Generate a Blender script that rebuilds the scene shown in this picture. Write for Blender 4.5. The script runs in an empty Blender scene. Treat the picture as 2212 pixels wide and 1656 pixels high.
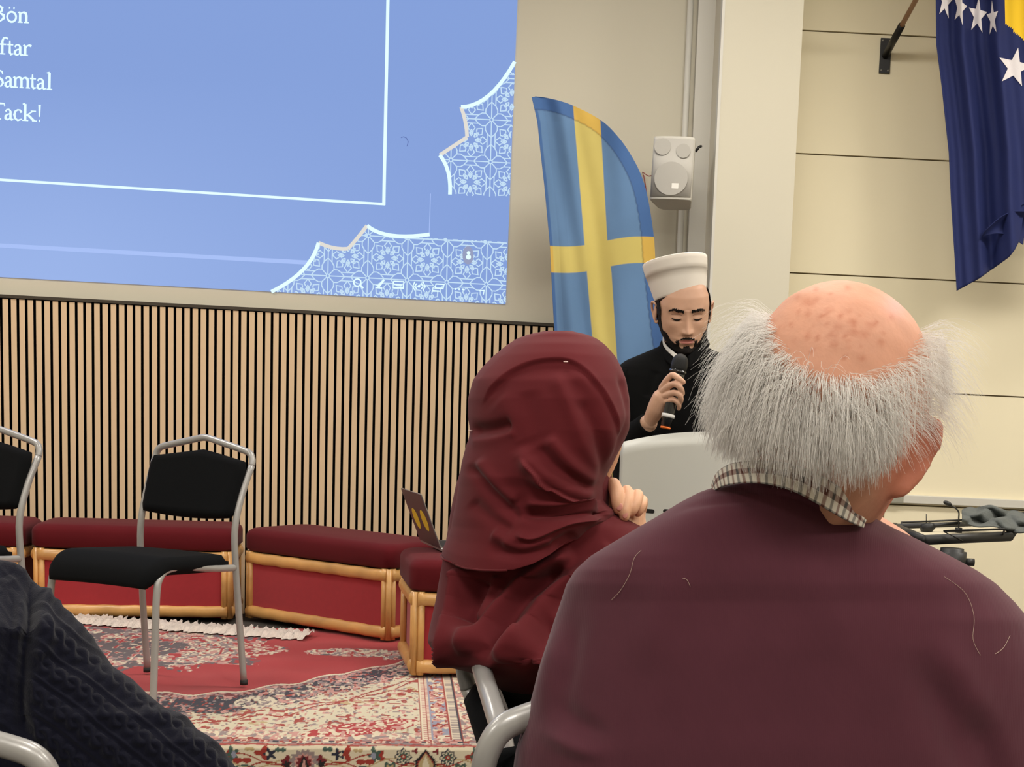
import bpy, bmesh, math, random
import numpy as np
from mathutils import Vector, Matrix
random.seed(7); rng = np.random.default_rng(7)
SC = bpy.context.scene
COL = SC.collection
W, H = 2212.0, 1656.0
PI = math.pi
# ------------------------------------------------------------------ camera
F = 2950.0; PPX, PPY = 1500.0, 1223.0
CAMZ = 1.18; PITCH = math.atan(0.118); ROLL = 0.046
_c, _s = math.cos(PITCH), math.sin(PITCH)
FWD = Vector((0, _c, -_s)); _up0 = Vector((0, _s, _c)); _r0 = Vector((1, 0, 0))
RIGHT = _r0 * math.cos(ROLL) + _up0 * math.sin(ROLL)
UP = _up0 * math.cos(ROLL) - _r0 * math.sin(ROLL)
EYE = Vector((0, 0, CAMZ))
cam = bpy.data.cameras.new('camera'); camo = bpy.data.objects.new('camera', cam); COL.objects.link(camo)
m = Matrix((RIGHT, UP, -FWD)).transposed().to_4x4(); m.translation = EYE
camo.matrix_world = m
cam.sensor_width = 36; cam.lens = F / W * 36
cam.shift_x = (W / 2 - PPX) / W; cam.shift_y = (PPY - H / 2) / W
cam.clip_start = 0.05; cam.clip_end = 60
SC.camera = camo
# ------------------------------------------------------------------ light
def lin(v):
    v /= 255.0
    return v / 12.92 if v <= 0.04045 else ((v + 0.055) / 1.055) ** 2.4
def rgb(r, g, b): return (lin(r), lin(g), lin(b), 1)
world = bpy.data.worlds.new('world'); SC.world = world; world.use_nodes = True
world.node_tree.nodes['Background'].inputs[0].default_value = (1, .93, .82, 1)
world.node_tree.nodes['Background'].inputs[1].default_value = 0.35
SC.view_settings.view_transform = 'Standard'; SC.view_settings.look = 'None'
SC.view_settings.exposure = 0.3; SC.view_settings.gamma = 1
try: SC.view_settings.use_curve_mapping = False
except Exception: pass
CEIL = 3.7
def area(name, loc, size, power, color=(1, .95, .87)):
    l = bpy.data.lights.new(name, 'AREA'); l.shape = 'RECTANGLE'; l.size, l.size_y = size; l.energy = power; l.color = color
    o = bpy.data.objects.new(name, l); COL.objects.link(o); o.location = loc
    return o
LAMPS = [(-3.2, 4.6), (0.0, 4.6), (2.6, 4.6), (-3.2, 1.9), (0.1, 1.9), (2.6, 1.9), (-3.2, -1.0), (0.0, -1.0), (2.6, -1.0)]
LP = [32, 28, 56, 24, 19, 34, 44, 48, 48]
for (x, y), p in zip(LAMPS, LP): area('ceiling_lamp_light', (x, y, CEIL - .06), (1.15, .55), p)
# ------------------------------------------------------------------ projection helpers
def ray(px, py): return FWD + RIGHT * ((px - PPX) / F) - UP * ((py - PPY) / F)
def at(px, py, Y):
    d = ray(px, py); return EYE + d * (Y / d.y)
def atz(px, py, z):
    d = ray(px, py); return EYE + d * ((z - CAMZ) / d.z)
def atplane(px, py, p0, n):
    d = ray(px, py); return EYE + d * ((p0 - EYE).dot(n) / d.dot(n))
_R, _U, _Fw, _E = (np.array(v) for v in (RIGHT, UP, FWD, EYE))
def at_np(px, py, Y):
    d = _Fw + np.multiply.outer((np.asarray(px) - PPX) / F, _R) - np.multiply.outer((np.asarray(py) - PPY) / F, _U)
    return _E + d * (np.asarray(Y) / d[..., 1])[..., None]
def proj_np(P):
    d = P - _E; z = d @ _Fw
    return PPX + F * (d @ _R) / z, PPY - F * (d @ _U) / z
# ------------------------------------------------------------------ material helpers
MATS = {}
def mat(name, color=(.5, .5, .5, 1), rough=.6, metal=0, bump=None, noise=None, emit=None, sheen=0, sss=0, spec=None, coat=0, attr=None):
    """bump=(kind, scale, strength, distance); noise=(scale, amount)"""
    if name in MATS: return MATS[name]
    M = bpy.data.materials.new(name); M.use_nodes = True; nt = M.node_tree; b = nt.nodes['Principled BSDF']
    b.inputs['Base Color'].default_value = color; b.inputs['Roughness'].default_value = rough; b.inputs['Metallic'].default_value = metal
    if spec is not None: b.inputs['Specular IOR Level'].default_value = spec
    if sheen: b.inputs['Sheen Weight'].default_value = sheen; b.inputs['Sheen Roughness'].default_value = .5
    if sss:
        b.inputs['Subsurface Weight'].default_value = sss; b.inputs['Subsurface Radius'].default_value = (.012, .005, .003); b.inputs['Subsurface Scale'].default_value = 1
    if coat: b.inputs['Coat Weight'].default_value = coat
    if emit:
        b.inputs['Emission Color'].default_value = emit[0]; b.inputs['Emission Strength'].default_value = emit[1]
    tc = nt.nodes.new('ShaderNodeTexCoord')
    src = None
    if attr:
        a = nt.nodes.new('ShaderNodeAttribute'); a.attribute_name = attr; src = a.outputs['Color']
        nt.links.new(src, b.inputs['Base Color'])
    if noise:
        n = nt.nodes.new('ShaderNodeTexNoise'); n.inputs['Scale'].default_value = noise[0]; n.inputs['Detail'].default_value = 4
        nt.links.new(tc.outputs['Object'], n.inputs['Vector'])
        mr = nt.nodes.new('ShaderNodeMapRange'); mr.inputs[1].default_value = .25; mr.inputs[2].default_value = .75
        mr.inputs[3].default_value = 1 - noise[1]; mr.inputs[4].default_value = 1 + noise[1]
        nt.links.new(n.outputs['Fac'], mr.inputs[0])
        mx = nt.nodes.new('ShaderNodeVectorMath'); mx.operation = 'SCALE'
        if src is None: mx.inputs[0].default_value = color[:3]
        else: nt.links.new(src, mx.inputs[0])
        nt.links.new(mr.outputs[0], mx.inputs['Scale']); nt.links.new(mx.outputs[0], b.inputs['Base Color'])
    if bump:
        kind, sc, st, di = bump
        if kind == 'noise':
            t = nt.nodes.new('ShaderNodeTexNoise'); t.inputs['Scale'].default_value = sc; t.inputs['Detail'].default_value = 3; o = t.outputs['Fac']
        else:
            t = nt.nodes.new('ShaderNodeTexWave'); t.inputs['Scale'].default_value = sc; t.bands_direction = kind; t.inputs['Distortion'].default_value = .6
            t.inputs['Detail Scale'].default_value = 3; o = t.outputs['Fac']
        nt.links.new(tc.outputs['Object'], t.inputs['Vector'])
        bp = nt.nodes.new('ShaderNodeBump'); bp.inputs['Strength'].default_value = st; bp.inputs['Distance'].default_value = di
        nt.links.new(o, bp.inputs['Height']); nt.links.new(bp.outputs['Normal'], b.inputs['Normal'])
    MATS[name] = M
    return M
# ------------------------------------------------------------------ object helpers
ORG = {}
def link(name, me, parent=None):
    o = bpy.data.objects.new(name, me); COL.objects.link(o)
    if parent is not None: o.parent = parent; ORG[o.name] = ORG.get(parent.name, (0, 0, 0))
    return o
def obj(name, V, Fc, m, parent=None, smooth=True, fm=None, col=None):
    me = bpy.data.meshes.new(name)
    V = np.asarray(V, dtype=float)
    if parent is not None:  # vertices are given in world space
        V = V - np.array(ORG.get(parent.name, (0, 0, 0)))
    me.from_pydata(V.tolist(), [], [tuple(int(i) for i in f) for f in Fc])
    for mm in (m if isinstance(m, (list, tuple)) else [m]): me.materials.append(mm)
    if fm is not None: me.polygons.foreach_set('material_index', np.asarray(fm, dtype=np.int32))
    if smooth: me.polygons.foreach_set('use_smooth', np.ones(len(me.polygons), dtype=bool))
    if col is not None:
        ca = me.color_attributes.new('Col', 'FLOAT_COLOR', 'POINT'); c4 = np.ones((len(V), 4), dtype=np.float32); c4[:, :3] = col
        ca.data.foreach_set('color', c4.ravel())
    me.update()
    return link(name, me, parent)
def tag(o, label=None, cat=None, group=None, kind=None):
    if label: o['label'] = label
    if cat: o['category'] = cat
    if group: o['group'] = group
    if kind: o['kind'] = kind
    return o
def thing(name, label, cat, loc=(0, 0, 0), group=None):
    o = bpy.data.objects.new(name, None); COL.objects.link(o); o.location = loc; ORG[o.name] = tuple(loc); o.empty_display_size = .1
    return tag(o, label, cat, group)
def struct(name, V, Fc, m, smooth=False, **k): return tag(obj(name, V, Fc, m, None, smooth, **k), kind='structure')
class MB:
    """collects simple shapes into one mesh"""
    def __init__(s): s.V = []; s.F = []; s.M = []
    def add(s, V, Fc, mi=0):
        b = len(s.V); s.V += [tuple(v) for v in V]; s.F += [tuple(b + i for i in f) for f in Fc]; s.M += [mi] * len(Fc); return s
    def hexa(s, P, mi=0):  # 4 bottom, 4 top
        return s.add(P, [(0, 3, 2, 1), (4, 5, 6, 7), (0, 1, 5, 4), (1, 2, 6, 5), (2, 3, 7, 6), (3, 0, 4, 7)], mi)
    def box(s, c, d, R=None, mi=0):
        hx, hy, hz = (a / 2 for a in d); P = [Vector((x, y, z)) for z in (-hz, hz) for x, y in ((-hx, -hy), (hx, -hy), (hx, hy), (-hx, hy))]
        if R is not None: P = [R @ p for p in P]
        return s.hexa([p + Vector(c) for p in P], mi)
    def tube(s, pts, r, n=12, mi=0, sub=0, flat=1.0):
        V, Fc = tube_geo(pts, r, n, sub, flat); return s.add(V, Fc, mi)
    def build(s, name, m, parent=None, smooth=False, bevel=0):
        o = obj(name, s.V, s.F, m, parent, smooth, s.M)
        if bevel:
            b = o.modifiers.new('bevel', 'BEVEL'); b.width = bevel; b.segments = 2; b.limit_method = 'ANGLE'
        return o
def catmull(P, k):
    P = [np.asarray(p, float) for p in P]
    if k <= 1 or len(P) < 3: return P
    out = []
    for i in range(len(P) - 1):
        p0 = P[max(i - 1, 0)]; p1 = P[i]; p2 = P[i + 1]; p3 = P[min(i + 2, len(P) - 1)]
        for j in range(k):
            t = j / k
            out.append(.5 * ((2 * p1) + (-p0 + p2) * t + (2 * p0 - 5 * p1 + 4 * p2 - p3) * t * t + (-p0 + 3 * p1 - 3 * p2 + p3) * t ** 3))
    out.append(P[-1]); return out
def tube_geo(pts, r, n=12, sub=0, flat=1.0, closed_ends=True):
    rr = list(r) if hasattr(r, '__len__') else [r] * len(pts)
    if sub > 1:
        Q = catmull([np.append(np.asarray(p, float), q) for p, q in zip(pts, rr)], sub)
        pts = [q[:3] for q in Q]; rr = [q[3] for q in Q]
    P = [np.asarray(p, float) for p in pts]; V = []; Fc = []
    t0 = P[1] - P[0]; t0 /= np.linalg.norm(t0)
    a = np.array([0, 0, 1.]) if abs(t0[2]) < .9 else np.array([1., 0, 0])
    u = np.cross(t0, a); u /= np.linalg.norm(u)
    for i, p in enumerate(P):
        t = (P[min(i + 1, len(P) - 1)] - P[max(i - 1, 0)]); L = np.linalg.norm(t); t = t / L if L > 1e-9 else t0
        u = u - t * u.dot(t); u /= np.linalg.norm(u); v = np.cross(t, u)
        for k in range(n):
            an = 2 * PI * k / n; V.append(p + rr[i] * (math.cos(an) * u + math.sin(an) * v * flat))
    for i in range(len(P) - 1):
        for k in range(n):
            k2 = (k + 1) % n; Fc.append((i * n + k, i * n + k2, (i + 1) * n + k2, (i + 1) * n + k))
    if closed_ends:
        Fc.append(tuple(range(n - 1, -1, -1))); b = (len(P) - 1) * n; Fc.append(tuple(b + k for k in range(n)))
    return V, Fc
def capsule(pts, r, n=12, sub=4):
    """tube with rounded ends, for organic chains"""
    rr = list(r) if hasattr(r, '__len__') else [r] * len(pts)
    Q = catmull([np.append(np.asarray(p, float), q) for p, q in zip(pts, rr)], sub)
    d0 = Q[0][:3] - Q[1][:3]; d0 /= np.linalg.norm(d0); d1 = Q[-1][:3] - Q[-2][:3]; d1 /= np.linalg.norm(d1)
    pre = [np.append(Q[0][:3] + d0 * Q[0][3] * math.sin(a), Q[0][3] * math.cos(a)) for a in (1.45, 1.1, .7, .35)]
    post = [np.append(Q[-1][:3] + d1 * Q[-1][3] * math.sin(a), Q[-1][3] * math.cos(a)) for a in (.35, .7, 1.1, 1.45)]
    Q = pre + Q + post
    return tube_geo([q[:3] for q in Q], [q[3] for q in Q], n)
def ellipsoid(c, r, R=None, n=24, k=16):
    V = [(0, 0, 1)]
    for i in range(1, k):
        ph = PI * i / k
        for j in range(n):
            th = 2 * PI * j / n; V.append((math.sin(ph) * math.cos(th), math.sin(ph) * math.sin(th), math.cos(ph)))
    V.append((0, 0, -1)); Fc = [(0, 1 + j, 1 + (j + 1) % n) for j in range(n)]
    for i in range(k - 2):
        for j in range(n):
            a = 1 + i * n + j; b = 1 + i * n + (j + 1) % n; Fc.append((a, a + n, b + n, b))
    e = len(V) - 1; Fc += [(e, 1 + (k - 2) * n + (j + 1) % n, 1 + (k - 2) * n + j) for j in range(n)]
    V = [Vector((v[0] * r[0], v[1] * r[1], v[2] * r[2])) for v in V]
    if R is not None: V = [R @ v for v in V]
    return [v + Vector(c) for v in V], Fc
def remeshed(mb, voxel, smooth=6, fac=.5):
    """fuse overlapping closed shapes into one surface, returns verts, faces"""
    me = bpy.data.meshes.new('tmp'); me.from_pydata([tuple(v) for v in mb.V], [], mb.F)
    bm = bmesh.new(); bm.from_mesh(me); bmesh.ops.recalc_face_normals(bm, faces=bm.faces); bm.to_mesh(me); bm.free()
    o = bpy.data.objects.new('tmp', me); COL.objects.link(o)
    r = o.modifiers.new('r', 'REMESH'); r.mode = 'VOXEL'; r.voxel_size = voxel
    if smooth: s = o.modifiers.new('s', 'SMOOTH'); s.iterations = smooth; s.factor = fac
    dg = bpy.context.evaluated_depsgraph_get(); dg.update()
    m2 = bpy.data.meshes.new_from_object(o.evaluated_get(dg))
    V = np.empty(len(m2.vertices) * 3); m2.vertices.foreach_get('co', V); V = V.reshape(-1, 3)
    Fc = [tuple(p.vertices) for p in m2.polygons]
    bpy.data.objects.remove(o); bpy.data.meshes.remove(me); bpy.data.meshes.remove(m2)
    return V, Fc
def vnormals(V, Fc):
    me = bpy.data.meshes.new('tmp'); me.from_pydata(np.asarray(V).tolist(), [], [tuple(int(i) for i in f) for f in Fc]); me.update()
    N = np.empty(len(V) * 3); me.vertex_normals.foreach_get('vector', N); bpy.data.meshes.remove(me); return N.reshape(-1, 3)
def grid_faces(nr, nc, wrap=False):
    Fc = []
    for i in range(nr - 1):
        for j in range(nc if wrap else nc - 1):
            j2 = (j + 1) % nc; Fc.append((i * nc + j, i * nc + j2, (i + 1) * nc + j2, (i + 1) * nc + j))
    return Fc
def interp_rows(rows, ys):
    R = np.array(rows, float); out = np.empty((len(ys), R.shape[1])); out[:, 0] = ys
    for k in range(1, R.shape[1]): out[:, k] = np.interp(ys, R[:, 0], R[:, k])
    ker = np.array([1, 2, 3, 2, 1.]) / 9
    for k in range(1, R.shape[1]):
        p = np.concatenate([[out[0, k]] * 2, out[:, k], [out[-1, k]] * 2]); out[:, k] = np.convolve(p, ker, 'valid')
    return out
def pixloft(rows, ys, n=96, power=2.0):
    """stack of closed sections: rows (y, left px, right px, depth of the middle, half thickness)"""
    R = interp_rows(rows, ys); th = np.linspace(0, 2 * PI, n, endpoint=False); c = np.cos(th); s = np.sin(th)
    cx = np.sign(c) * np.abs(c) ** (2 / power); sy = np.sign(s) * np.abs(s) ** (2 / power)
    V = []
    for y, L, Rr, Y, T in R: V.append(at_np((L + Rr) / 2 + cx * (Rr - L) / 2, np.full(n, y), Y - T * sy))
    V = np.concatenate(V); Fc = grid_faces(len(ys), n, True); k = (len(ys) - 1) * n
    Fc.append(tuple(range(n - 1, -1, -1))); Fc.append(tuple(k + j for j in range(n)))
    return V, Fc
def polydist(px, py, pts):
    P = np.array(catmull([np.array(p, float) for p in pts], 6)); best = np.full(px.shape, 1e9); side = np.zeros(px.shape); tt = np.zeros(px.shape)
    L = np.concatenate([[0], np.cumsum(np.linalg.norm(np.diff(P, axis=0), axis=1))]); L /= L[-1]
    for i in range(len(P) - 1):
        a, b = P[i], P[i + 1]; d = b - a; q = d.dot(d)
        if q == 0: continue
        t = np.clip(((px - a[0]) * d[0] + (py - a[1]) * d[1]) / q, 0, 1)
        dx = px - a[0] - t * d[0]; dy = py - a[1] - t * d[1]; ds = np.hypot(dx, dy)
        m_ = ds < best; best[m_] = ds[m_]; side[m_] = np.sign(d[0] * dy - d[1] * dx)[m_]; tt[m_] = (L[i] + t * (L[i + 1] - L[i]))[m_]
    return best, side, tt
def sculpt(V, Fc, folds, fade=.12):
    """folds: (points, amplitude m, width px, kind) raised or sunk along lines on the near side"""
    N = vnormals(V, Fc); px, py = proj_np(V); view = _E - V; view /= np.linalg.norm(view, axis=1)[:, None]
    facing = (N * view).sum(1)
    if np.median(facing[np.abs(facing) > .5]) is None: pass
    w = np.clip(facing * 3, 0, 1); disp = np.zeros(len(V))
    for pts, amp, wid, kind in folds:
        d, s, t = polydist(px, py, pts)
        e = np.clip(np.minimum(t, 1 - t) / fade, 0, 1); e = e * e * (3 - 2 * e)
        if kind == 'ridge': f = np.exp(-(d / wid) ** 2)
        else:  # overlap: raised on the left-hand side of the line, sharp drop on the other
            sd = d * s * (1 if kind == 'stepL' else -1); f = np.where(sd < 0, np.exp(-(-sd / wid) ** 1.3), np.exp(-(sd / 3.0) ** 2))
        disp += amp * f * e
    return V + N * (disp * w)[:, None]
def empty_bb(): pass
# ================================================================== room shell
WT = 0.12
WN = Vector((WT, -1, 0)).normalized(); WA = Vector((1, WT, 0)).normalized(); WP = Vector((0, 6.54, 0))
def atw(px, py, off=0.0): return atplane(px, py, WP + WN * off, WN)
def wpt(a, z, off=0.0): v = WP + WA * a + WN * off; return Vector((v.x, v.y, z))
def wcoord(px, py, off=0.0): p = atw(px, py, off); return (p - WP).dot(WA), p.z
M_plaster = mat('beige_plaster', rgb(206, 200, 182), .9, bump=('noise', 60, .06, .002), noise=(1.2, .02))
M_panel = mat('cream_wall_board', rgb(236, 226, 197), .7, bump=('noise', 30, .04, .002), noise=(1.5, .02))
M_white = mat('white_painted_trim', rgb(205, 202, 193), .5)
M_ceil = mat('white_ceiling_tile', rgb(225, 222, 212), .9, noise=(5, .03))
M_floor = mat('grey_floor_vinyl', rgb(92, 86, 80), .45, noise=(8, .06))
M_oak = mat('oak_slat_veneer', rgb(220, 192, 156), .6, bump=('Z', 2, .05, .001))
M_felt = mat('black_felt_backing', rgb(7, 7, 7), .95, spec=.05)
M_seam = mat('dark_seam_shadow_gap', rgb(118, 106, 84), .9)
def wall_slab(name, a0, a1, z0, z1, o0, o1, m, **k):
    P = [wpt(a, z, o) for z in (z0, z1) for a, o in ((a0, o1), (a1, o1), (a1, o0), (a0, o0))]
    return struct(name, P, [(0, 3, 2, 1), (4, 5, 6, 7), (0, 1, 5, 4), (1, 2, 6, 5), (2, 3, 7, 6), (3, 0, 4, 7)], m, **k)
a_pil0 = wcoord(1541, 100, 0.0)[0]
struct('floor', [(-5.6, -4.4, 0), (4.6, -4.4, 0), (4.6, 8, 0), (-5.6, 8, 0), (-5.6, -4.4, -.1), (4.6, -4.4, -.1), (4.6, 8, -.1), (-5.6, 8, -.1)], [(0, 1, 2, 3), (7, 6, 5, 4), (0, 4, 5, 1), (1, 5, 6, 2), (2, 6, 7, 3), (3, 7, 4, 0)], M_floor)
def boxs(name, lo, hi, m):
    mb = MB(); c = [(a + b) / 2 for a, b in zip(lo, hi)]; mb.box(c, [b - a for a, b in zip(lo, hi)]); return tag(mb.build(name, m), kind='structure')
boxs('ceiling', (-5.6, -4.4, CEIL), (4.6, 8, CEIL + .1), M_ceil)
boxs('wall_left', (-5.5, -4.3, 0), (-5.35, 7, CEIL), M_plaster)
boxs('wall_right', (4.25, -4.3, 0), (4.4, 8, CEIL), M_plaster)
boxs('wall_rear', (-5.5, -4.3, 0), (4.4, -4.15, CEIL), M_plaster)
wall_slab('wall_back', -5.6, a_pil0 + .1, 0, CEIL, -.15, 0, M_plaster)
# slat cladding: felt backing and oak slats in one mesh
zt = (wcoord(20, 646, .03)[1] + wcoord(1190, 702, .03)[1]) / 2
a1 = a_pil0 - .02; mb = MB(); P = [wpt(a, z, o) for z in (0, zt) for a, o in ((-5.3, .008), (a1, .008), (a1, 0.001), (-5.3, 0.001))]
mb.hexa(P, 1); per = .0354
ac = wcoord(568.6, 900, .03)[0] + per * (.5 - .0)   # centre of a slat right of a gap seen in the photo
k0 = int((-5.3 - ac) / per) + 1; k1 = int((a1 - ac) / per)
zt_l = lambda a: zt
for k in range(k0, k1):
    a = ac + k * per; w = .0118
    P = [wpt(a_, z, o) for z in (0, zt_l(a) - .004) for a_, o in ((a - w, .03), (a + w, .03), (a + w, .008), (a - w, .008))]
    b = len(mb.M); mb.hexa(P, 0); mb.M[b + 3] = mb.M[b + 5] = 1
tag(mb.build('trim_1', [M_oak, M_felt]), 'vertical oak slat wall cladding with black gaps', kind='structure')
wall_slab('trim_2', -5.3, a1, zt, zt + .014, 0.001, .036, mat('dark_bronze_edge', rgb(58, 50, 38), .5))
# pillar between the plaster wall and the boarded wall
PD = .40
ap0 = wcoord(1553, 300, PD)[0]; ap1 = wcoord(1721, 300, PD)[0]
wall_slab('wall_pillar', ap0, ap1, 0, CEIL, -.15, PD, M_plaster)
wall_slab('trim_3', ap0 - .012, ap0, 0, CEIL, PD - .05, PD + .004, M_white)
# pipe casing in the corner left of the pillar
aq = wcoord(1524, 200, .05)[0]
wall_slab('trim_4', aq - .05, aq + .03, 0, CEIL, 0.001, .06, M_white)
mb = MB(); mb.tube([wpt(aq - .085, 0.02, .03), wpt(aq - .085, CEIL - .01, .03)], .014, 12); tag(mb.build('trim_5', M_white, smooth=True), kind='structure')
# boarded wall on the right: cream boards with shadow gaps
RT = .02; RN = Vector((RT, -1, 0)).normalized(); RP = Vector((0, 6.72, 0))
def atr(px, py, off=0.0): return atplane(px, py, RP + RN * off, RN)
xl = wpt(ap1, 0, PD).x - .25
seams = [atr(1900, y, .02).z for y in (74, 340, 598, 843, 1088)]
zs = [CEIL] + seams + [0]
mb = MB()
def ry(x, off): return 6.72 + RT * x - off
def rbox(mb, x0, x1, z0, z1, o0, o1, mi=0):
    P = [(x, ry(x, o), z) for z in (z0, z1) for x, o in ((x0, o1), (x1, o1), (x1, o0), (x0, o0))]; mb.hexa([Vector(p) for p in P], mi)
rbox(mb, xl, 4.3, 0, CEIL, -.12, .004, 1)
for i in range(len(zs) - 1):
    if i < 4 or True: rbox(mb, xl, 4.3, zs[i + 1] + .0035, zs[i] - .0035, .004, .02, 0)
tag(mb.build('wall_partition', [M_panel, M_seam]), kind='structure')
# pale rail along the boards with a grey end block
zr = atr(2080, 1084, .05).z; xr0 = atr(1950, 1080, .05).x
mb = MB(); rbox(mb, xr0, 4.25, zr - .018, zr + .022, .02, .05, 0); tag(mb.build('trim_6', M_white, bevel=.003), kind='structure')
mb = MB(); rbox(mb, xr0 - .085, xr0 + .004, zr - .022, zr + .045, .02, .056, 0); tag(mb.build('trim_7', mat('grey_plastic', rgb(150, 148, 135), .5), bevel=.006), kind='structure')
xv = atr(1906, 1150, .02).x; mb = MB(); rbox(mb, xv - .004, xv + .004, 0.02, zr - .03, .0195, .022, 0); tag(mb.build('trim_8', M_seam), kind='structure')
q = atr(2180, 1112, .04); mb = MB(); rbox(mb, q.x, 4.25, q.z - .016, q.z + .016, .02, .045, 0); tag(mb.build('trim_9', mat('black_plastic', rgb(22, 22, 22), .4), bevel=.003), kind='structure')
# ceiling lamps
M_diff = mat('lamp_diffuser', (1, 1, 1, 1), .6, emit=((1, .94, .84, 1), 5.0)); M_alu = mat('brushed_aluminium', rgb(190, 190, 188), .35, metal=.9)
for i, (x, y) in enumerate(LAMPS):
    t = thing('ceiling_lamp', 'flat rectangular ceiling light panel above the hall', 'ceiling light', (x, y, CEIL - .04), 'flat light panels in the ceiling')
    mb = MB()
    for dx, dy, sx, sy in ((0, .31, 1.26, .03), (0, -.31, 1.26, .03), (.615, 0, .03, .59), (-.615, 0, .03, .59)): mb.box((x + dx, y + dy, CEIL - .025), (sx, sy, .05))
    mb.build('frame', M_alu, t); MB().box((x, y, CEIL - .01), (1.2, .59, .016)).build('diffuser', M_diff, t)

# ================================================================== projected slide
def E(name, r, g, b, k=1.0):
    k = k / 2 ** SC.view_settings.exposure
    return mat(name, (0.01, 0.01, 0.01, 1), .9, emit=((lin(r), lin(g), lin(b), 1), k), spec=0)
slide = thing('projected_slide', 'large light blue slide projected on the wall above the slats', 'projection screen', tuple(atw(500, 300, .004)))
nx, ny = 40, 30; V = []; C = []
tl, tr, bl, br = (-1500, -1060), (1160, -1060), (-1500, 517), (1092, 657)
for i in range(ny + 1):
    for j in range(nx + 1):
        s, t = j / nx, i / ny; x = (tl[0] * (1 - s) + tr[0] * s) * (1 - t) + (bl[0] * (1 - s) + br[0] * s) * t; y = (tl[1] * (1 - s) + tr[1] * s) * (1 - t) + (bl[1] * (1 - s) + br[1] * s) * t
        if t == 0: y = -1060
        V.append(atw(x, y, .004))
        b = max(0, min(1, (y - 150) / 420)) * max(0, min(1, (1050 - x) / 900))
        C.append([lin(134 + 22 * b), lin(162 + 20 * b), lin(221 + 15 * b)])
Mscr = mat('projector_blue_light', (.01, .01, .01, 1), .9, spec=0); nt = Mscr.node_tree; bs = nt.nodes['Principled BSDF']; an = nt.nodes.new('ShaderNodeAttribute'); an.attribute_name = 'Col'
nt.links.new(an.outputs['Color'], bs.inputs['Emission Color']); bs.inputs['Emission Strength'].default_value = .97 / 2 ** SC.view_settings.exposure
obj('slide_background', V, [tuple(reversed(f)) for f in grid_faces(ny + 1, nx + 1)], Mscr, slide, False, col=np.array(C)).modifiers.new('s', 'SOLIDIFY').thickness = .002
M_cyan = E('projector_white_light', 222, 250, 255, 1.1); M_gold = E('projector_warm_white_light', 226, 222, 214, 1.0); M_band = E('projector_pale_band', 168, 192, 246, 1); M_lat = E('projector_lattice_light', 198, 225, 246, 1.0)
class Strokes:
    def __init__(s, off): s.V = []; s.F = []; s.M = []; s.off = off
    def line(s, pts, w, mi=0):
        P = [np.array(p, float) for p in pts]; n = len(P); ww = list(w) if hasattr(w, '__len__') else [w] * n; b = len(s.V)
        for i, p in enumerate(P):
            d = P[min(i + 1, n - 1)] - P[max(i - 1, 0)]; L = np.hypot(*d); d = d / (L if L else 1); nrm = np.array([-d[1], d[0]]); h = ww[min(i, len(ww) - 1)] / 2
            if 0 < i < n - 1:
                d1 = P[i] - P[i - 1]; d1 /= (np.hypot(*d1) or 1); h /= max(.5, abs(d1.dot(d)))
            for sg in (1, -1): q = p + nrm * h * sg; s.V.append(atw(q[0], q[1], s.off))
        for i in range(n - 1): s.F.append((b + 2 * i, b + 2 * i + 1, b + 2 * i + 3, b + 2 * i + 2)); s.M.append(mi)
    def disc(s, c, rx, ry=None, mi=0, n=14):
        b = len(s.V); ry = ry or rx
        for k in range(n): s.V.append(atw(c[0] + rx * math.cos(2 * PI * k / n), c[1] + ry * math.sin(2 * PI * k / n), s.off))
        s.F.append(tuple(b + k for k in range(n))); s.M.append(mi)
    def build(s, name, m): 
        o = obj(name, s.V, s.F, m, slide, False, s.M); return o
fr = Strokes(.0065); fr.line([(848, -1050), (838, 0), (829, 443)], 7); fr.line([(-1400, 296), (0, 388), (832, 441)], 5.5); fr.build('frame_line', M_cyan)
bd = Strokes(.0065); bd.line([(-1400, 445), (0, 530), (665, 567)], 9); bd.line([(930, 418), (927, 506)], 1.6); bd.build('pale_band', M_band)
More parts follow.
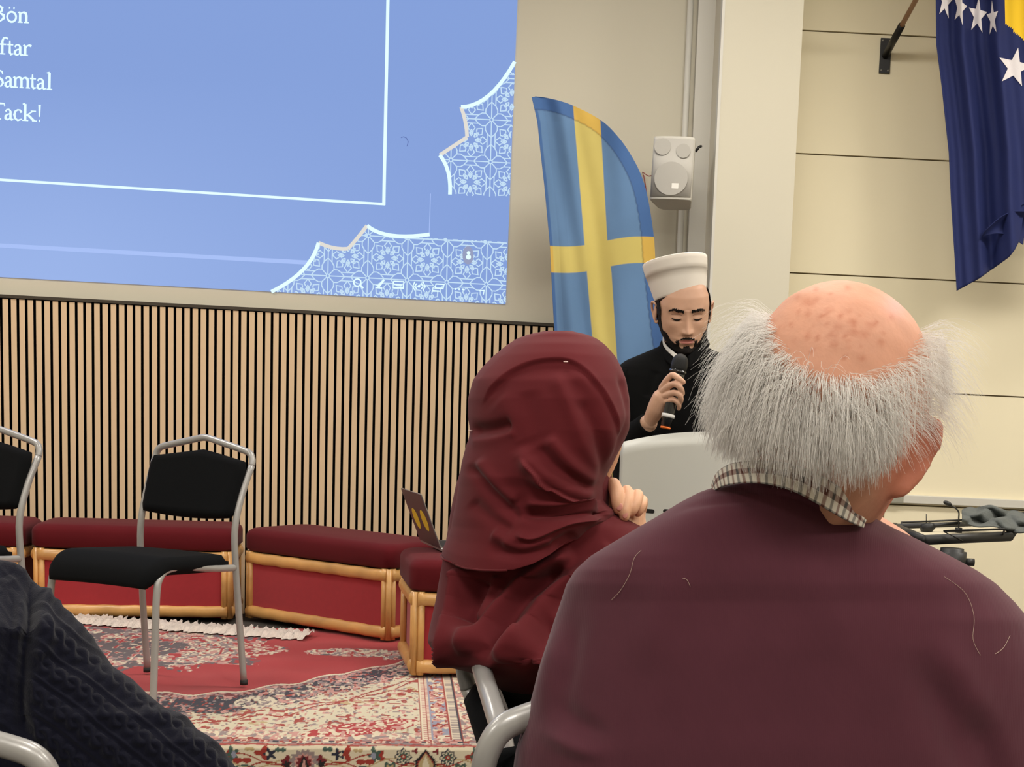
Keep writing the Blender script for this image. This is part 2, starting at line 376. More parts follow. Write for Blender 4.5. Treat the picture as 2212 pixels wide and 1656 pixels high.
# lettering: strokes in a box x 0..1, y in x-heights up
def arc(cx, cy, rx, ry, a0, a1, n=10): return [(cx + rx * math.cos(math.radians(a0 + (a1 - a0) * k / n)), cy + ry * math.sin(math.radians(a0 + (a1 - a0) * k / n))) for k in range(n + 1)]
ST, TH = 5.2, 2.6
GL = {
 'n': [([(.22, .0), (.22, .93)], ST), ([(.02, .9), (.22, .98)], TH), ([(.0, .04), (.45, .04)], TH), ([(.22, .7), (.36, .9), (.55, .97), (.72, .88), (.78, .65)], [TH, 3, 4, ST]), ([(.78, .7), (.78, 0)], ST), ([(.57, .04), (1.0, .04)], TH)],
 'm': [([(.13, 0), (.13, .93)], ST), ([(.0, .9), (.13, .98)], TH), ([(.0, .04), (.28, .04)], TH), ([(.13, .7), (.24, .92), (.36, .97), (.46, .88), (.49, .65)], [TH, 3, 4, ST]), ([(.49, .7), (.49, 0)], ST), ([(.38, .04), (.61, .04)], TH), ([(.49, .7), (.6, .92), (.72, .97), (.83, .88), (.86, .65)], [TH, 3, 4, ST]), ([(.86, .7), (.86, 0)], ST), ([(.75, .04), (1, .04)], TH)],
 'o': [(arc(.5, .48, .40, .46, 0, 360, 22), 4.2)],
 'dots': [([(.24, 1.3), (.36, 1.3)], 4.5), ([(.64, 1.3), (.76, 1.3)], 4.5)],
 'a': [([(.14, .74), (.28, .93), (.48, .96), (.64, .85), (.68, .66)], [4, 3, 3, 4]), ([(.68, .8), (.68, .18), (.8, .02), (1, .08)], [ST, ST, 3.5, TH]), ([(.68, .58), (.36, .5), (.14, .34), (.14, .14), (.32, .01), (.5, .06), (.68, .22)], [TH, 3, 4.5, ST, 3.5, TH])],
 't': [([(.42, 1.3), (.42, .2), (.6, .03), (.98, .1)], [3, ST, 4, TH]), ([(.02, .92), (.95, .92)], 3.2)],
 'f': [([(.35, 0), (.35, 1.2), (.5, 1.5), (.75, 1.56), (.98, 1.44)], [ST, ST, 4, 3.5, 4]), ([(.05, .92), (.8, .92)], 3.2), ([(.08, .04), (.7, .04)], TH)],
 'r': [([(.28, 0), (.28, .93)], ST), ([(.04, .9), (.28, .98)], TH), ([(.04, .04), (.6, .04)], TH), ([(.28, .66), (.5, .9), (.72, .97), (.98, .9)], [TH, 3, 4.5, 5])],
 'l': [([(.5, 0), (.5, 1.55)], ST), ([(.12, 1.52), (.5, 1.6)], TH), ([(.1, .04), (.92, .04)], TH)],
 'c': [([(.92, .74), (.75, .95), (.5, .97), (.24, .82), (.14, .5), (.24, .16), (.52, .0), (.95, .14)], [5, 3.4, 3, 4, ST, 4, 3.5, TH])],
 'k': [([(.2, 0), (.2, 1.55)], ST), ([(.02, 1.52), (.2, 1.6)], TH), ([(.0, .04), (.42, .04)], TH), ([(.2, .45), (.75, .93)], TH), ([(.58, .93), (.95, .93)], TH), ([(.38, .58), (.82, .04)], ST), ([(.68, .04), (1.02, .04)], TH)],
 '!': [([(.5, 1.55), (.5, .45)], [5.5, 2.6]), ([(.42, .08), (.6, .08)], 5.5)],
 'B': [([(.3, 0), (.3, 1.48)], ST), ([(.1, 1.46), (.6, 1.46), (.82, 1.25), (.78, .95), (.55, .8)], [TH, 3, ST, 4, TH]), ([(.3, .8), (.6, .8), (.92, .6), (.92, .3), (.7, .05), (.1, .03)], [TH, 3, ST, ST, 3, TH])],
 'S': [([(.85, 1.15), (.78, 1.4), (.5, 1.5), (.25, 1.35), (.25, 1.05), (.5, .82), (.8, .62), (.88, .35), (.72, .08), (.4, .0), (.1, .12), (.1, .35)], [TH, 3, 3, 4, ST, ST, ST, 4.5, 3, 3, TH])],
 'I': [([(.5, 0), (.5, 1.48)], ST), ([(.15, 1.46), (.85, 1.46)], TH), ([(.15, .04), (.85, .04)], TH)],
 'T': [([(.5, 0), (.5, 1.46)], ST), ([(.05, 1.2), (.08, 1.46), (.92, 1.46), (.96, 1.2)], 3), ([(.28, .04), (.72, .04)], TH)],
}
def word(base_x, base_y, items):
    tx = Strokes(.0065)
    for ch, x0, x1 in items:
        for pts, w in GL[ch]:
            P = []
            for gx, gy in pts:
                X = x0 + gx * (x1 - x0); Y = base_y + (X - base_x) * .062 - gy * 23.5; P.append((X - .0 + gy * .35, Y))
            tx.line(P, w)
    tx.build('text_line', M_cyan)
word(62, 50, [('B', -20, 10), ('o', 13, 37), ('dots', 13, 37), ('n', 38, 62)])
word(68, 121, [('I', -13, -3), ('f', -2, 17), ('t', 15, 29), ('a', 29, 50), ('r', 49, 68)])
word(113, 194, [('S', -14, 9), ('a', 9, 29), ('m', 28, 65), ('t', 64, 78), ('a', 78, 99), ('l', 99, 114)])
word(88, 263, [('T', -20, 11), ('a', 9, 29), ('c', 28, 48), ('k', 48, 79), ('!', 79, 91)])
# ornament outlines and lattice
def qb(p0, p1, p2, n=10): return [((1 - t) ** 2 * p0[0] + 2 * t * (1 - t) * p1[0] + t * t * p2[0], (1 - t) ** 2 * p0[1] + 2 * t * (1 - t) * p1[1] + t * t * p2[1]) for t in [k / n for k in range(n + 1)]]
A1 = qb((586, 630), (672, 588), (688, 524)); A2 = qb((688, 524), (722, 540), (752, 537), 5); A3 = qb((752, 537), (772, 515), (793, 487), 5); A4 = qb((793, 487), (830, 520), (928, 506))
B1 = qb((1112, 133), (1058, 230), (996, 231)); B2 = qb((996, 231), (1008, 262), (1009, 296), 5); B3 = qb((1009, 296), (980, 315), (950, 335), 5); B4 = qb((950, 335), (975, 365), (972, 420))
for grp in (((A1, 0), (A2, 1), (A3, 1), (A4, 0)), ((B1, 0), (B2, 1), (B3, 1), (B4, 0))):
    og = Strokes(.0075)
    for L, mi in grp: og.line(L, 8, mi)
    og.build('ornament_outline', [M_cyan, M_gold])
regA = A1 + A2 + A3 + A4[:6] + [(862, 512), (1094, 524), (1091, 656), (600, 631)]
regB = B1 + B2 + B3 + B4 + [(1101, 425), (1110, 150)]
def inside(p, poly):
    c = False; j = len(poly) - 1
    for i in range(len(poly)):
        (xi, yi), (xj, yj) = poly[i], poly[j]
        if (yi > p[1]) != (yj > p[1]) and p[0] < (xj - xi) * (p[1] - yi) / (yj - yi) + xi: c = not c
        j = i
    return c
lt = Strokes(.0068)
def clipped(pts, w, reg):
    run = []
    for i in range(len(pts) - 1):
        a, b = np.array(pts[i]), np.array(pts[i + 1]); k = max(1, int(np.hypot(*(b - a)) / 4))
        for j in range(k):
            p = a + (b - a) * j / k; q = a + (b - a) * (j + 1) / k
            if inside((p + q) / 2, reg):
                if not run: run = [p]
                run.append(q)
            elif run: lt.line(run, w); run = []
    if run: lt.line(run, w)
cell = []
for q in range(4):
    a = q * PI / 2; ca, sa = math.cos(a), math.sin(a); R = lambda P: [(x * ca - y * sa, x * sa + y * ca) for x, y in P]
    cell.append(R([(.04, 0), (.5, 0)])); cell.append(R([(.03, .03), (.15, .15), (.15, .24), (.10, .33), (.10, .5)])); cell.append(R([(.15, .15), (.24, .15), (.33, .10), (.5, .10)]))
    cell.append(R([(.10, .33), (.0, .42), (-.10, .33)]))
cell.append([(.045 * math.cos(t), .045 * math.sin(t)) for t in np.linspace(0, 2 * PI, 9)])
ros = []
for q in range(8):
    a = q * PI / 4; R = lambda P: [(x * math.cos(a) - y * math.sin(a), x * math.sin(a) + y * math.cos(a)) for x, y in P]
    ros.append(R([(.095, 0), (.15, .055), (.15, -.055), (.095, 0)][:1] + [(.17, .045), (.20, 0), (.17, -.045), (.095, 0)]))
    ros.append(R([(.225, 0), (.26, .0)])); ros.append(R([(.23, .05), (.29, .09), (.40, 0), (.29, -.09), (.23, -.05)]))
    if q % 2 == 0: ros.append([(x, y) for x, y in R([(.20, -.045), (.245, 0), (.20, .045), (.155, 0), (.20, -.045)])])
    else: ros.append(R([(.17, -.03), (.23, -.03), (.23, .03), (.17, .03), (.17, -.03)]))
ea, eb = np.array([85.6, 4.6]), np.array([-2.2, 91.0])
def lattice(o, reg, i0, i1, j0, j1):
    for i in range(i0, i1):
        for j in range(j0, j1):
            c = np.array(o) + ea * i + eb * j
            for P in cell: clipped([c + ea * x + eb * y for x, y in P], 2.3, reg)
            c2 = c + ea * .5 + eb * .5
            for P in ros: clipped([c2 + ea * x + eb * y for x, y in P], 2.3, reg)
lattice((793.7, 600), regA, -3, 4, -2, 2); lattice((1061.8, 258.7), regB, -3, 2, -2, 3)
clipped([(862, 512), (1094, 524)], 3, regA + [(1094, 520)]); lt.line([(840, 512), (1094, 525)], 3)
for k in range(-1, 3): lt.disc((793.7 + 42.8 + 85.6 * k + 40, 513 + 4.6 * k), 4)
lt.build('lattice_ornament', M_lat)
ic = Strokes(.0082)
def icon():
    global ic
    ic.build('toolbar_icon', M_cyan); ic = Strokes(.0082)
ic.line([(772 + 8 * math.cos(t), 610 + 8 * math.sin(t)) for t in np.linspace(0, 6.28, 13)], 3); ic.line([(778, 616), (785, 622)], 3.5); icon(); ic.line([(813, 616), (818, 618), (830, 604)], 3.5); ic.line([(811, 621), (826, 622)], 2.5); icon()
ic.line([(850, 607), (872, 608), (871, 622), (849, 621), (850, 607)], 2.6); ic.line([(852, 614), (868, 615)], 3); icon()
for s_ in (-1, 1):
    ic.line([(905 + s_ * 5, 612), (905 + s_ * 9, 618), (905 + s_ * 5, 624)], 2.5); ic.line([(905 + s_ * 9, 608), (905 + s_ * 13, 618), (905 + s_ * 9, 627)], 2.3)
ic.disc((905, 618), 3); icon(); ic.line([(942, 613), (960, 614), (957, 623), (939, 622), (942, 613)], 2.6); ic.line([(936, 620), (934, 628), (951, 629)], 2.4); icon()
for k in range(3): ic.disc((984 + 8 * k, 624 + .4 * k), 2.2)
icon(); ic.line([(1035, 628), (1046, 627), (1044, 636)], 2.2)
icon()
sp = Strokes(.0084); sp.disc((1011, 551), 12, 20); sp.build('sensor_spot', E('projector_grey_spot', 150, 158, 190)); sp = Strokes(.009); sp.disc((1012, 546), 4); sp.disc((1012, 555), 5.5); sp.build('spot_white_dots', M_cyan)  # grey oval with two white discs, part of the slide picture
sc_ = Strokes(.0084); sc_.line([(866, 297), (872, 295), (878, 298), (882, 306), (879, 316)], 1.6); sc_.build('wall_scratch', E('projector_scratch_dim', 96, 116, 176))
# ================================================================== stage, rug
SZ = 0.17
FR = atz(1046, 1614, SZ); FL0 = atz(500, 1607, SZ); da = (FL0 - FR).normalized(); RB = atz(1010, 1462, SZ); db = (RB - FR).normalized()
FL = FR + da * 3.4; BR = FR + db * 1.95; BL = FL + db * 1.95
M_stage = mat('dark_grey_stage_carpet', rgb(60, 55, 50), .95, noise=(40, .1)); M_black = mat('black_stage_side', rgb(24, 22, 21), .8)
def slab(P, z0, z1): return [Vector((p.x, p.y, z)) for z in (z0, z1) for p in P]
sd = FR - da * .55; sdb = sd + db * 1.0
P = [FL + db * .012, FR + db * .012 - da * .02, FR + db * 2.2 - da * .02, FL + db * 2.2]
sr = FR + db * .35 - da * .012
stage = MB(); stage.hexa(slab([FL + db * .01, FR + db * .01 - da * .012, BR + db * .40 - da * .012, BL + db * .40], 0.0, SZ - .008), 0)
stage.hexa(slab([sr, sr - da * .30, BR + db * .40 - da * .31, BR + db * .40 - da * .012], 0.0, SZ - .001), 0)
o = stage.build('stage_platform', M_stage); tag(o, 'low dark platform under the patterned rug and red benches', 'stage')
# rug pattern computed per vertex (woven colours)
def hashn(ix, iy, k=0):
    v = np.sin(ix * 127.1 + iy * 311.7 + k * 74.7) * 43758.5453; return v - np.floor(v)
def vnoise(x, y, k=0):
    ix, iy = np.floor(x), np.floor(y); fx, fy = x - ix, y - iy; fx = fx * fx * (3 - 2 * fx); fy = fy * fy * (3 - 2 * fy)
    return (hashn(ix, iy, k) * (1 - fx) + hashn(ix + 1, iy, k) * fx) * (1 - fy) + (hashn(ix, iy + 1, k) * (1 - fx) + hashn(ix + 1, iy + 1, k) * fx) * fy
def fbm(x, y, k=0): return .5 * vnoise(x, y, k) + .3 * vnoise(x * 2.1, y * 2.1, k + 1) + .2 * vnoise(x * 4.3, y * 4.3, k + 2)
CR = dict(red=rgb(176, 38, 44), cream=rgb(226, 212, 184), navy=rgb(38, 38, 56), grey=rgb(150, 132, 130), pink=rgb(205, 150, 140), blue=rgb(150, 152, 170), maroon=rgb(120, 28, 36), green=rgb(70, 92, 82), tan=rgb(190, 165, 120), black=rgb(30, 20, 22), dred=rgb(160, 50, 38))
CR = {k: np.array(v[:3]) for k, v in CR.items()}
def rug_color(U, Vv):
    """U metres from the right edge, Vv metres from the front edge (negative = hanging over the front)"""
    C = np.tile(CR['red'], (len(U), 1)); px_, py_ = U, Vv
    def put(mask, c): C[mask] = CR[c] if isinstance(c, str) else c
    wx = U + .03 * (fbm(U * 9, Vv * 9, 3) - .5); wy = Vv + .03 * (fbm(U * 9, Vv * 9, 7) - .5)
    n1 = vnoise(U * 62, Vv * 62, 11); n2 = vnoise(U * 45, Vv * 80, 21); n3 = vnoise(U * 110, Vv * 90, 31); n4 = fbm(U * 14, Vv * 14, 5)
    n1 = vnoise(U * 74, Vv * 40, 11); n2 = vnoise(U * 58, Vv * 44, 21); n3 = vnoise(U * 120, Vv * 62, 31); n4 = fbm(U * 12, Vv * 9, 5)
    mx, my = 1.24, 1.45; r = np.hypot((wx - mx) / .50, (wy - my) / .47); an = np.arctan2((wy - my), (wx - mx)); lob = 1 + .10 * np.cos(an * 12) + .08 * np.cos(an * 2) + .10 * (n1 - .5)
    def floral(m_):
        put(m_ & (n1 > .30), 'grey'); put(m_ & (n2 > .52), 'pink'); put(m_ & (n3 > .60), 'cream'); put(m_ & (n1 < .22), 'red'); put(m_ & (n4 > .60) & (n2 > .3), np.array(lin_rgb(100, 88, 92)))
    floral(r < lob); put((r < .42) & (n1 > .45), np.array(lin_rgb(98, 88, 92)))
    put((r < lob) & (r > .84) & (n2 < .42), 'red')
    r2 = np.hypot((wx - .40) / .19, (wy - 1.43) / .085); floral(r2 < 1 + .2 * (n2 - .5)); floral((wx < .30) & (wy > 1.30) & (wy < 1.60 - .4 * wx) )
    vb = np.interp(U, [0, .18, .23, .36, .5, .6, .7, .8, .9, 1.05, 1.2, 1.5, 2.0], [1.5, 1.36, 1.27, 1.10, .95, .83, .75, .66, .62, .66, .74, .90, 1.2]) + .02 * np.sin(U * 40) + .03 * (n4 - .5)
    th_ = .30 - .10 * np.clip((U - .9) / .4, 0, 1); d = Vv - vb
    put(d < .02, 'cream'); z = (d < 0) & (d > -.06); put(z, 'pink'); put(z & (n1 > .5), 'grey'); put(z & (n3 > .65), 'maroon')
    z = (d <= -.05); put(z, 'cream'); put(z & (n1 > .46), 'navy'); put(z & (n2 > .58), 'pink'); put(z & (n3 > .68), 'grey'); put(z & (n4 > .56) & (n1 < .5), 'navy'); put(z & (n3 < .2), 'dred')
    z = d < -th_; put(z, np.array(lin_rgb(214, 204, 176))); put(z & (n1 < .24), 'pink'); put(z & (n2 > .74), 'dred'); put(z & (n3 > .76), 'grey'); put(z & (n4 > .62) & (n3 > .6), 'tan')
    for ph, am_ in ((0, .05), (1.8, .04)):
        wv = np.abs(Vv - (vb - th_ - .12 + am_ * np.sin(U * 9 + ph))) < .009; put(wv & z & (n3 > .25), 'dred')
    z = (Vv < .16) & (U > .17); put(z & (n1 > .4), 'pink'); put(z & (n2 > .6), 'grey'); put(z & (n3 > .6), 'cream')
    blob = np.hypot((U - .34) / .17, (Vv - .24 - .5 * (.3 - U)) / .085) < 1 + .3 * (n4 - .5); put(blob, 'pink'); put(blob & (n1 > .36), 'red'); put(blob & (n3 > .62), 'cream')
    bl = np.hypot((U - .69) / .07, (Vv - .54) / .09) < 1; put(bl & (n1 > .4), 'grey'); put(bl & (n3 > .5), 'cream')
    # borders: right side and front stripes
    def border(D, S):
        D = D * 1.68
        b = D < .30; put(b, 'cream')
        for lo, hi, c in ((.292, .300, 'dred'), (.284, .290, 'cream'), (.262, .268, 'dred'), (.238, .245, 'blue'), (.150, .158, 'dred'), (.142, .147, 'cream'), (.098, .106, 'navy'), (.09, .096, 'dred')): put(b & (D > lo) & (D < hi), c)
        t = b & (D > .268) & (D < .284) & (np.sin(S * 260) > .2); put(t, 'pink')
        t = b & (D > .245) & (D < .262) & (np.sin(S * 330) > .0); put(t, 'pink')
        t = b & (D > .158) & (D < .238); put(t, 'blue'); put(t & (n1 > .5), 'pink'); put(t & (n2 > .62), 'cream'); put(t & (n3 > .66), 'dred')
        t = b & (D > .106) & (D < .142) & (np.sin(S * 300) > .1); put(t, 'grey')
        t = b & (D < .09); put(t & (np.abs(np.sin(S * 38) * .03 + .045 - D) < .007), 'dred'); put(t & (n1 > .62), 'pink'); put(t & (n3 > .68), 'grey')
    fr_ = (Vv < .13); D2 = Vv + .0
    border(U, Vv)
    f = (Vv < .085) & (U > .06); put(f, 'cream'); put(f & (n1 > .55), 'pink'); put(f & (n2 > .62), 'grey'); put(f & (n3 > .7), 'dred')
    for lo, hi, c in ((.004, .014, 'dred'), (.018, .026, 'navy'), (.030, .034, 'grey'), (.062, .066, 'dred')): put((Vv > lo) & (Vv < hi), c)
    t = (Vv > .036) & (Vv < .058); put(t & (np.sin(U * 120) > .6), 'navy'); put(t & (np.sin(U * 120 + 2) > .8), 'dred')
    # hanging main border with rosettes, palmettes and buds on cream
    h = Vv < 0; put(h, 'cream'); S = -Vv; per_ = .68; u = ((U - .166 + per_ / 2) % per_) - per_ / 2
    def disc(cx, cy, r, c, nl=0, am=0, e=1.0):
        rr = np.hypot(u - cx, (S - cy) * e); an = np.arctan2(S - cy, u - cx); put(h & (rr < r * (1 + am * np.cos(an * nl))), c)
    for s_ in (-1, 1):
        for k in range(4): put(h & (np.abs(S - (.040 + .016 * np.sin((u * s_) * 30 + k * 1.9) + .012 * k)) < .0022) & (u * s_ > .03), ['dred', 'tan', 'dred', 'green'][k])
        disc(.063 * s_, .030, .0225, 'navy', 8, .12); disc(.063 * s_, .030, .018, 'cream', 8, .2); disc(.063 * s_, .030, .013, 'green', 8, .3); disc(.063 * s_, .030, .007, 'dred'); disc(.063 * s_, .030, .003, 'cream')
        disc(.130 * s_, .028, .013, 'dred', 3, .4); disc(.143 * s_, .027, .014, 'green', 5, .35, .7); disc(.147 * s_, .027, .007, 'blue', 0, 0, .7)
        disc(.030 * s_, .012, .008, 'maroon', 3, .4, 1.3); disc(.10 * s_, .07, .022, 'green', 6, .2); disc(.10 * s_, .07, .013, 'tan', 6, .3); disc(.10 * s_, .07, .006, 'dred')
        disc(.225 * s_, .022, .016, 'dred', 3, .45); disc(.245 * s_, .025, .014, 'navy', 5, .4); disc(.238 * s_, .024, .005, 'cream')
        disc(.19 * s_, .012, .010, 'tan', 2, .4, 1.6); disc(.275 * s_, .011, .011, 'green', 2, .4, 1.5); disc(.295 * s_, .045, .015, 'maroon', 4, .25); disc(.292 * s_, .055, .010, 'black', 5, .3); disc(.17 * s_, .045, .016, 'dred', 2, .6, 1.8)
        disc(.34 * s_, .042, .038, 'grey', 13, .12, 1.3); disc(.34 * s_, .046, .026, 'pink', 13, .12, 1.2); disc(.34 * s_, .050, .020, 'maroon', 9, .15); disc(.34 * s_, .10, .03, 'dred', 6, .2)
        v2 = np.abs(u - .34 * s_); put(h & (v2 < .014 * np.clip((S - .028) / .03, 0, 1)), 'black'); put(h & (v2 < .007 * np.clip((S - .036) / .03, 0, 1)), 'pink')
    u2 = np.abs(u); sc2 = (1 - .18 * np.abs(np.sin(S * 380))); put(h & (u2 < .034 * np.clip((S - .006) / .034, 0, 1) * sc2), 'black'); put(h & (u2 < .026 * np.clip((S - .012) / .034, 0, 1) * sc2), 'dred'); put(h & (u2 < .021 * np.clip((S - .016) / .032, 0, 1)), 'tan'); put(h & (u2 < .010 * np.clip((S - .022) / .03, 0, 1)), 'cream')
    return C * .84
def lin_rgb(r, g, b): return (lin(r), lin(g), lin(b))
us = np.arange(0, 3.401, .0028)
vs = np.concatenate([np.arange(-.165, -.001, .0028), np.arange(.0, .36, .0045), np.arange(.36, 1.951, .0065)])
UU, VV = np.meshgrid(us, vs); flat = VV >= 0
fr3, da3, db3 = (np.array(v) for v in (FR, da, db)); X = fr3 + UU[..., None] * da3 + np.maximum(VV, 0)[..., None] * db3
X[..., 2] = SZ + np.minimum(VV, 0) + .0012 * np.sin(UU * 31) + 0.001 * np.sin(VV * 23 + UU * 7)
X[..., 0:2] -= np.where(VV < 0, np.minimum(-VV, .01) * .6, 0)[..., None] * db3[:2]
Cc = rug_color(UU.ravel(), VV.ravel())
M_rug = mat('woven_rug', (.5, .5, .5, 1), .95, bump=('noise', 500, .3, .002), attr='Col', sheen=.15)
rug = thing('persian_rug', 'worn red and cream patterned rug draped over the platform', 'rug', tuple(FR + da * 1.7))
ro = obj('rug_field', X.reshape(-1, 3), [tuple(reversed(f)) for f in grid_faces(len(vs), len(us))], M_rug, rug, False, col=Cc); sm = ro.modifiers.new('s', 'SOLIDIFY'); sm.thickness = .006; sm.offset = 1 if False else -1
# fringe: crumpled white strip at the far end
V = []; nf = 420
e0 = atz(150, 1337, SZ); e1 = atz(640, 1372, SZ); ed = (e1 - e0); en = Vector((-ed.y, ed.x, 0)).normalized()
if en.y < 0: en = -en
for i in range(nf):
    s = i / (nf - 1); s2 = -.6 + s * 1.68; b = e0 + ed * s2
    wob = .012 * math.sin(i * .31) + .01 * math.sin(i * .83 + 1)
    for j in range(5):
        q = b + en * (-.115 + j * .03 + wob * (1 if j in (0, 4) else .3)); V.append((q.x, q.y, SZ + .006 + (.016 * abs(math.sin(i * .37 + j * 1.1)) + .010 * abs(math.sin(i * 1.7 + j))) * (0 if j in (0,) else 1)))
M_fringe = mat('off_white_fringe', rgb(214, 200, 188), .95, bump=('noise', 120, .5, .01), noise=(30, .12))
obj('fringe', V, grid_faces(nf, 5), M_fringe, rug)
# ================================================================== benches
M_pine = mat('varnished_pine', rgb(206, 156, 92), .4, noise=(9, .22), coat=.25, bump=('noise', 18, .15, .004)); M_redp = mat('red_felt_panel', rgb(158, 38, 46), .95, noise=(50, .05), sheen=.2)
M_cush = mat('dark_red_velvet', rgb(90, 16, 24), .9, noise=(6, .06), sheen=.05, spec=.2)
def rounded_cushion(quad, z0, z1, r=.035, over=.012):
    c = sum((np.array(p[:2]) for p in quad), np.zeros(2)) / 4; n = 24; base = []
    Q = [np.array(p[:2]) + (np.array(p[:2]) - c) / np.linalg.norm(np.array(p[:2]) - c) * over for p in quad]
    def ring(inset, z):
        out = []
        for k in range(4):
            p = Q[k]; a = Q[k - 1] - p; b = Q[(k + 1) % 4] - p; la, lb = np.linalg.norm(a), np.linalg.norm(b); a /= la; b /= lb; rr = r + .01
            s_ = p + a * inset + b * inset
            for t in np.linspace(0, PI / 2, 7): out.append((s_ + (a * rr * (1 - math.sin(t)) + b * rr * (1 - math.cos(t)))).tolist() + [z])
            for t in np.linspace(.12, .88, 8)[1:-1]:
                e = s_ + b * rr; e2 = Q[(k + 1) % 4] + (Q[k] - Q[(k + 1) % 4]) / lb * (inset + rr) + 0 * a; nx = Q[(k + 2) % 4] - Q[(k + 1) % 4]; nx = nx / np.linalg.norm(nx); e2 = e2 + nx * inset; e = s_ + b * rr; out.append((e * (1 - t) + e2 * t).tolist() + [z])
        return out
    rings = [ring(.012, z0), ring(0, z0 + .012)] + [ring(r * (1 - math.cos(t)), z1 - r + r * math.sin(t)) for t in np.linspace(0, 1.45, 8)] + [ring(.075, z1 + .004), ring(.10, z1 + .005)]
    m_ = len(rings[0]); V = [p for rg_ in rings for p in rg_]; Fc = [tuple(f) for f in grid_faces(len(rings), m_, True)]
    Fc.append(tuple(range(m_ - 1, -1, -1))); b = (len(rings) - 1) * m_; Fc.append(tuple(b + k for k in range(m_))); return V, Fc
def bench(quad, label, hw=.29, hc=.10):
    """quad: front-left, front-right, back-right, back-left on the stage"""
    z0 = SZ + .009; q = [Vector((p[0], p[1], 0)) for p in quad]; c = sum(q, Vector()) / 4
    t = thing('bench', label, 'bench', (c.x, c.y, z0), 'red velvet benches with pine frames on the platform')
    inn = [p + (c - p).normalized() * .022 for p in q]
    core = MB(); core.hexa([Vector((p.x, p.y, z)) for z in (z0 + .004, z0 + hw - .01) for p in inn]); core.build('upholstered_panel', M_redp, t)
    for a_, b_ in ((0, 1), (1, 2), (3, 0)):
        p, s_ = q[a_], q[b_]; d = (s_ - p).normalized(); nrm = Vector((d.y, -d.x, 0))
        for zz in (z0 + .030, z0 + hw - .028):
            w = .024; g = MB(); sec = []
            for k in range(9): an = -PI / 2 + PI * k / 8; sec.append((math.cos(an) * .016, math.sin(an) * w))
            V = []; n_ = 24
            for i in range(n_ + 1):
                b = p + d * .018 + (s_ - p - d * .036) * i / n_
                for o_, zz_ in sec: V.append(b - nrm * .014 + nrm * (o_ + .010) + Vector((0, 0, zz + zz_ + .0015 * math.sin(i * 1.7))))
                V.append(b - nrm * .024 + Vector((0, 0, zz + w))); V.append(b - nrm * .024 + Vector((0, 0, zz - w)))
            Fc = grid_faces(n_ + 1, 11, True) + [tuple(range(10, -1, -1)), tuple(n_ * 11 + k for k in range(11))]
            g.add(V, Fc); g.build('rail', M_pine, t, True)
    for k in (0, 1, 2, 3):
        p = q[k]; g = MB(); d1 = (q[(k + 1) % 4] - p).normalized(); d0 = (q[k - 1] - p).normalized()
        for dd in (d1 * .032, d1 * .012, d0 * .012, d0 * .032):
            b = p + dd + (d0 if dd.dot(d1) > dd.dot(d0) else d1) * .008; r_ = .0125 if dd.length > .02 else .0085
            g.tube([(b.x, b.y, z0), (b.x, b.y, z0 + hw)], r_, 12)
        g.build('corner_post', M_pine, t, True)
    V, Fc = rounded_cushion([(p.x, p.y) for p in q], z0 + hw + .001, z0 + hw + hc); cu = MB(); cu.add(V, Fc); cu.build('cushion', M_cush, t, True)
    return t
def Q(p, d, w, dep):
    d = Vector((d[0], d[1], 0)).normalized(); nb = Vector((-d.y, d.x, 0)); return [p, p + d * w, p + d * w + nb * dep, p + nb * dep]
zf = SZ + .007
b1a = atz(72, 1333, zf); b1b = atz(500, 1338, zf); d1 = b1b - b1a
bench(Q(b1a, d1, d1.length, .34), 'red bench behind the two black chairs')
dd1 = d1.normalized(); bench(Q(b1a - dd1 * (d1.length + .045), d1, d1.length, .34), 'leftmost red bench, cut off by the left edge')
b2a = atz(527, 1333, zf); b2b = atz(838, 1385, zf); d2 = b2b - b2a
bench(Q(b2a, d2, d2.length, .36), 'angled red bench right of the black chair')
b3 = atz(888, 1459, zf); b3b = atz(866, 1416, zf); e3 = (b3b - b3).normalized(); d3 = Vector((e3.y, -e3.x, 0)) * .6 + Vector((1, .10, 0)).normalized() * .8
w3 = .78; q3 = [b3, b3 + d3.normalized() * w3, b3 + d3.normalized() * w3 + Vector((0, .42, 0)), b3 + e3 * .42]
bench(q3, 'nearest red bench, carrying the laptop', .30, .115)
TOP3 = zf + .30 + .115 + .012
# ================================================================== laptop
h0 = atz(952, 1190, TOP3 + .022); h1 = atz(912, 1178, TOP3 + .022)
h0 = at(952, 1191, 4.98); h0.z = TOP3 + .012; _h1 = at(908, 1178, 5.26); dirh = Vector((_h1.x - h0.x, _h1.y - h0.y, 0)).normalized(); h1 = h0 + dirh * .31
lt_ = thing('laptop', 'open grey laptop with two yellow stickers standing on the nearest bench', 'laptop', tuple(h0))
topn = at(905, 1066, 4.98 - .005); ld = (topn - h0); ld -= dirh * ld.dot(dirh); Lh = ld.length; ld.normalize(); nl = dirh.cross(ld).normalized()
if nl.x > 0: nl = -nl
M_gry = mat('space_grey_metal', rgb(96, 78, 80), .42, metal=.35); M_sil = mat('silver_edge', rgb(178, 176, 172), .3, metal=.8)
def plate(mb, o, u, lu, v, lv, n, th, mi=0, du=0, dv=0):
    a = o + u * du + v * dv; P = [a, a + u * lu, a + u * lu + v * lv, a + v * lv]; mb.hexa([p for p in P] + [p + n * th for p in P], mi)
g = MB(); plate(g, h0, dirh, .31, ld, Lh, nl, .003); g.build('lid', M_gry, lt_, bevel=.001)
g = MB(); plate(g, h0, dirh, .31, ld, Lh, -nl, .003); g.build('lid_frame', M_sil, lt_, bevel=.001)
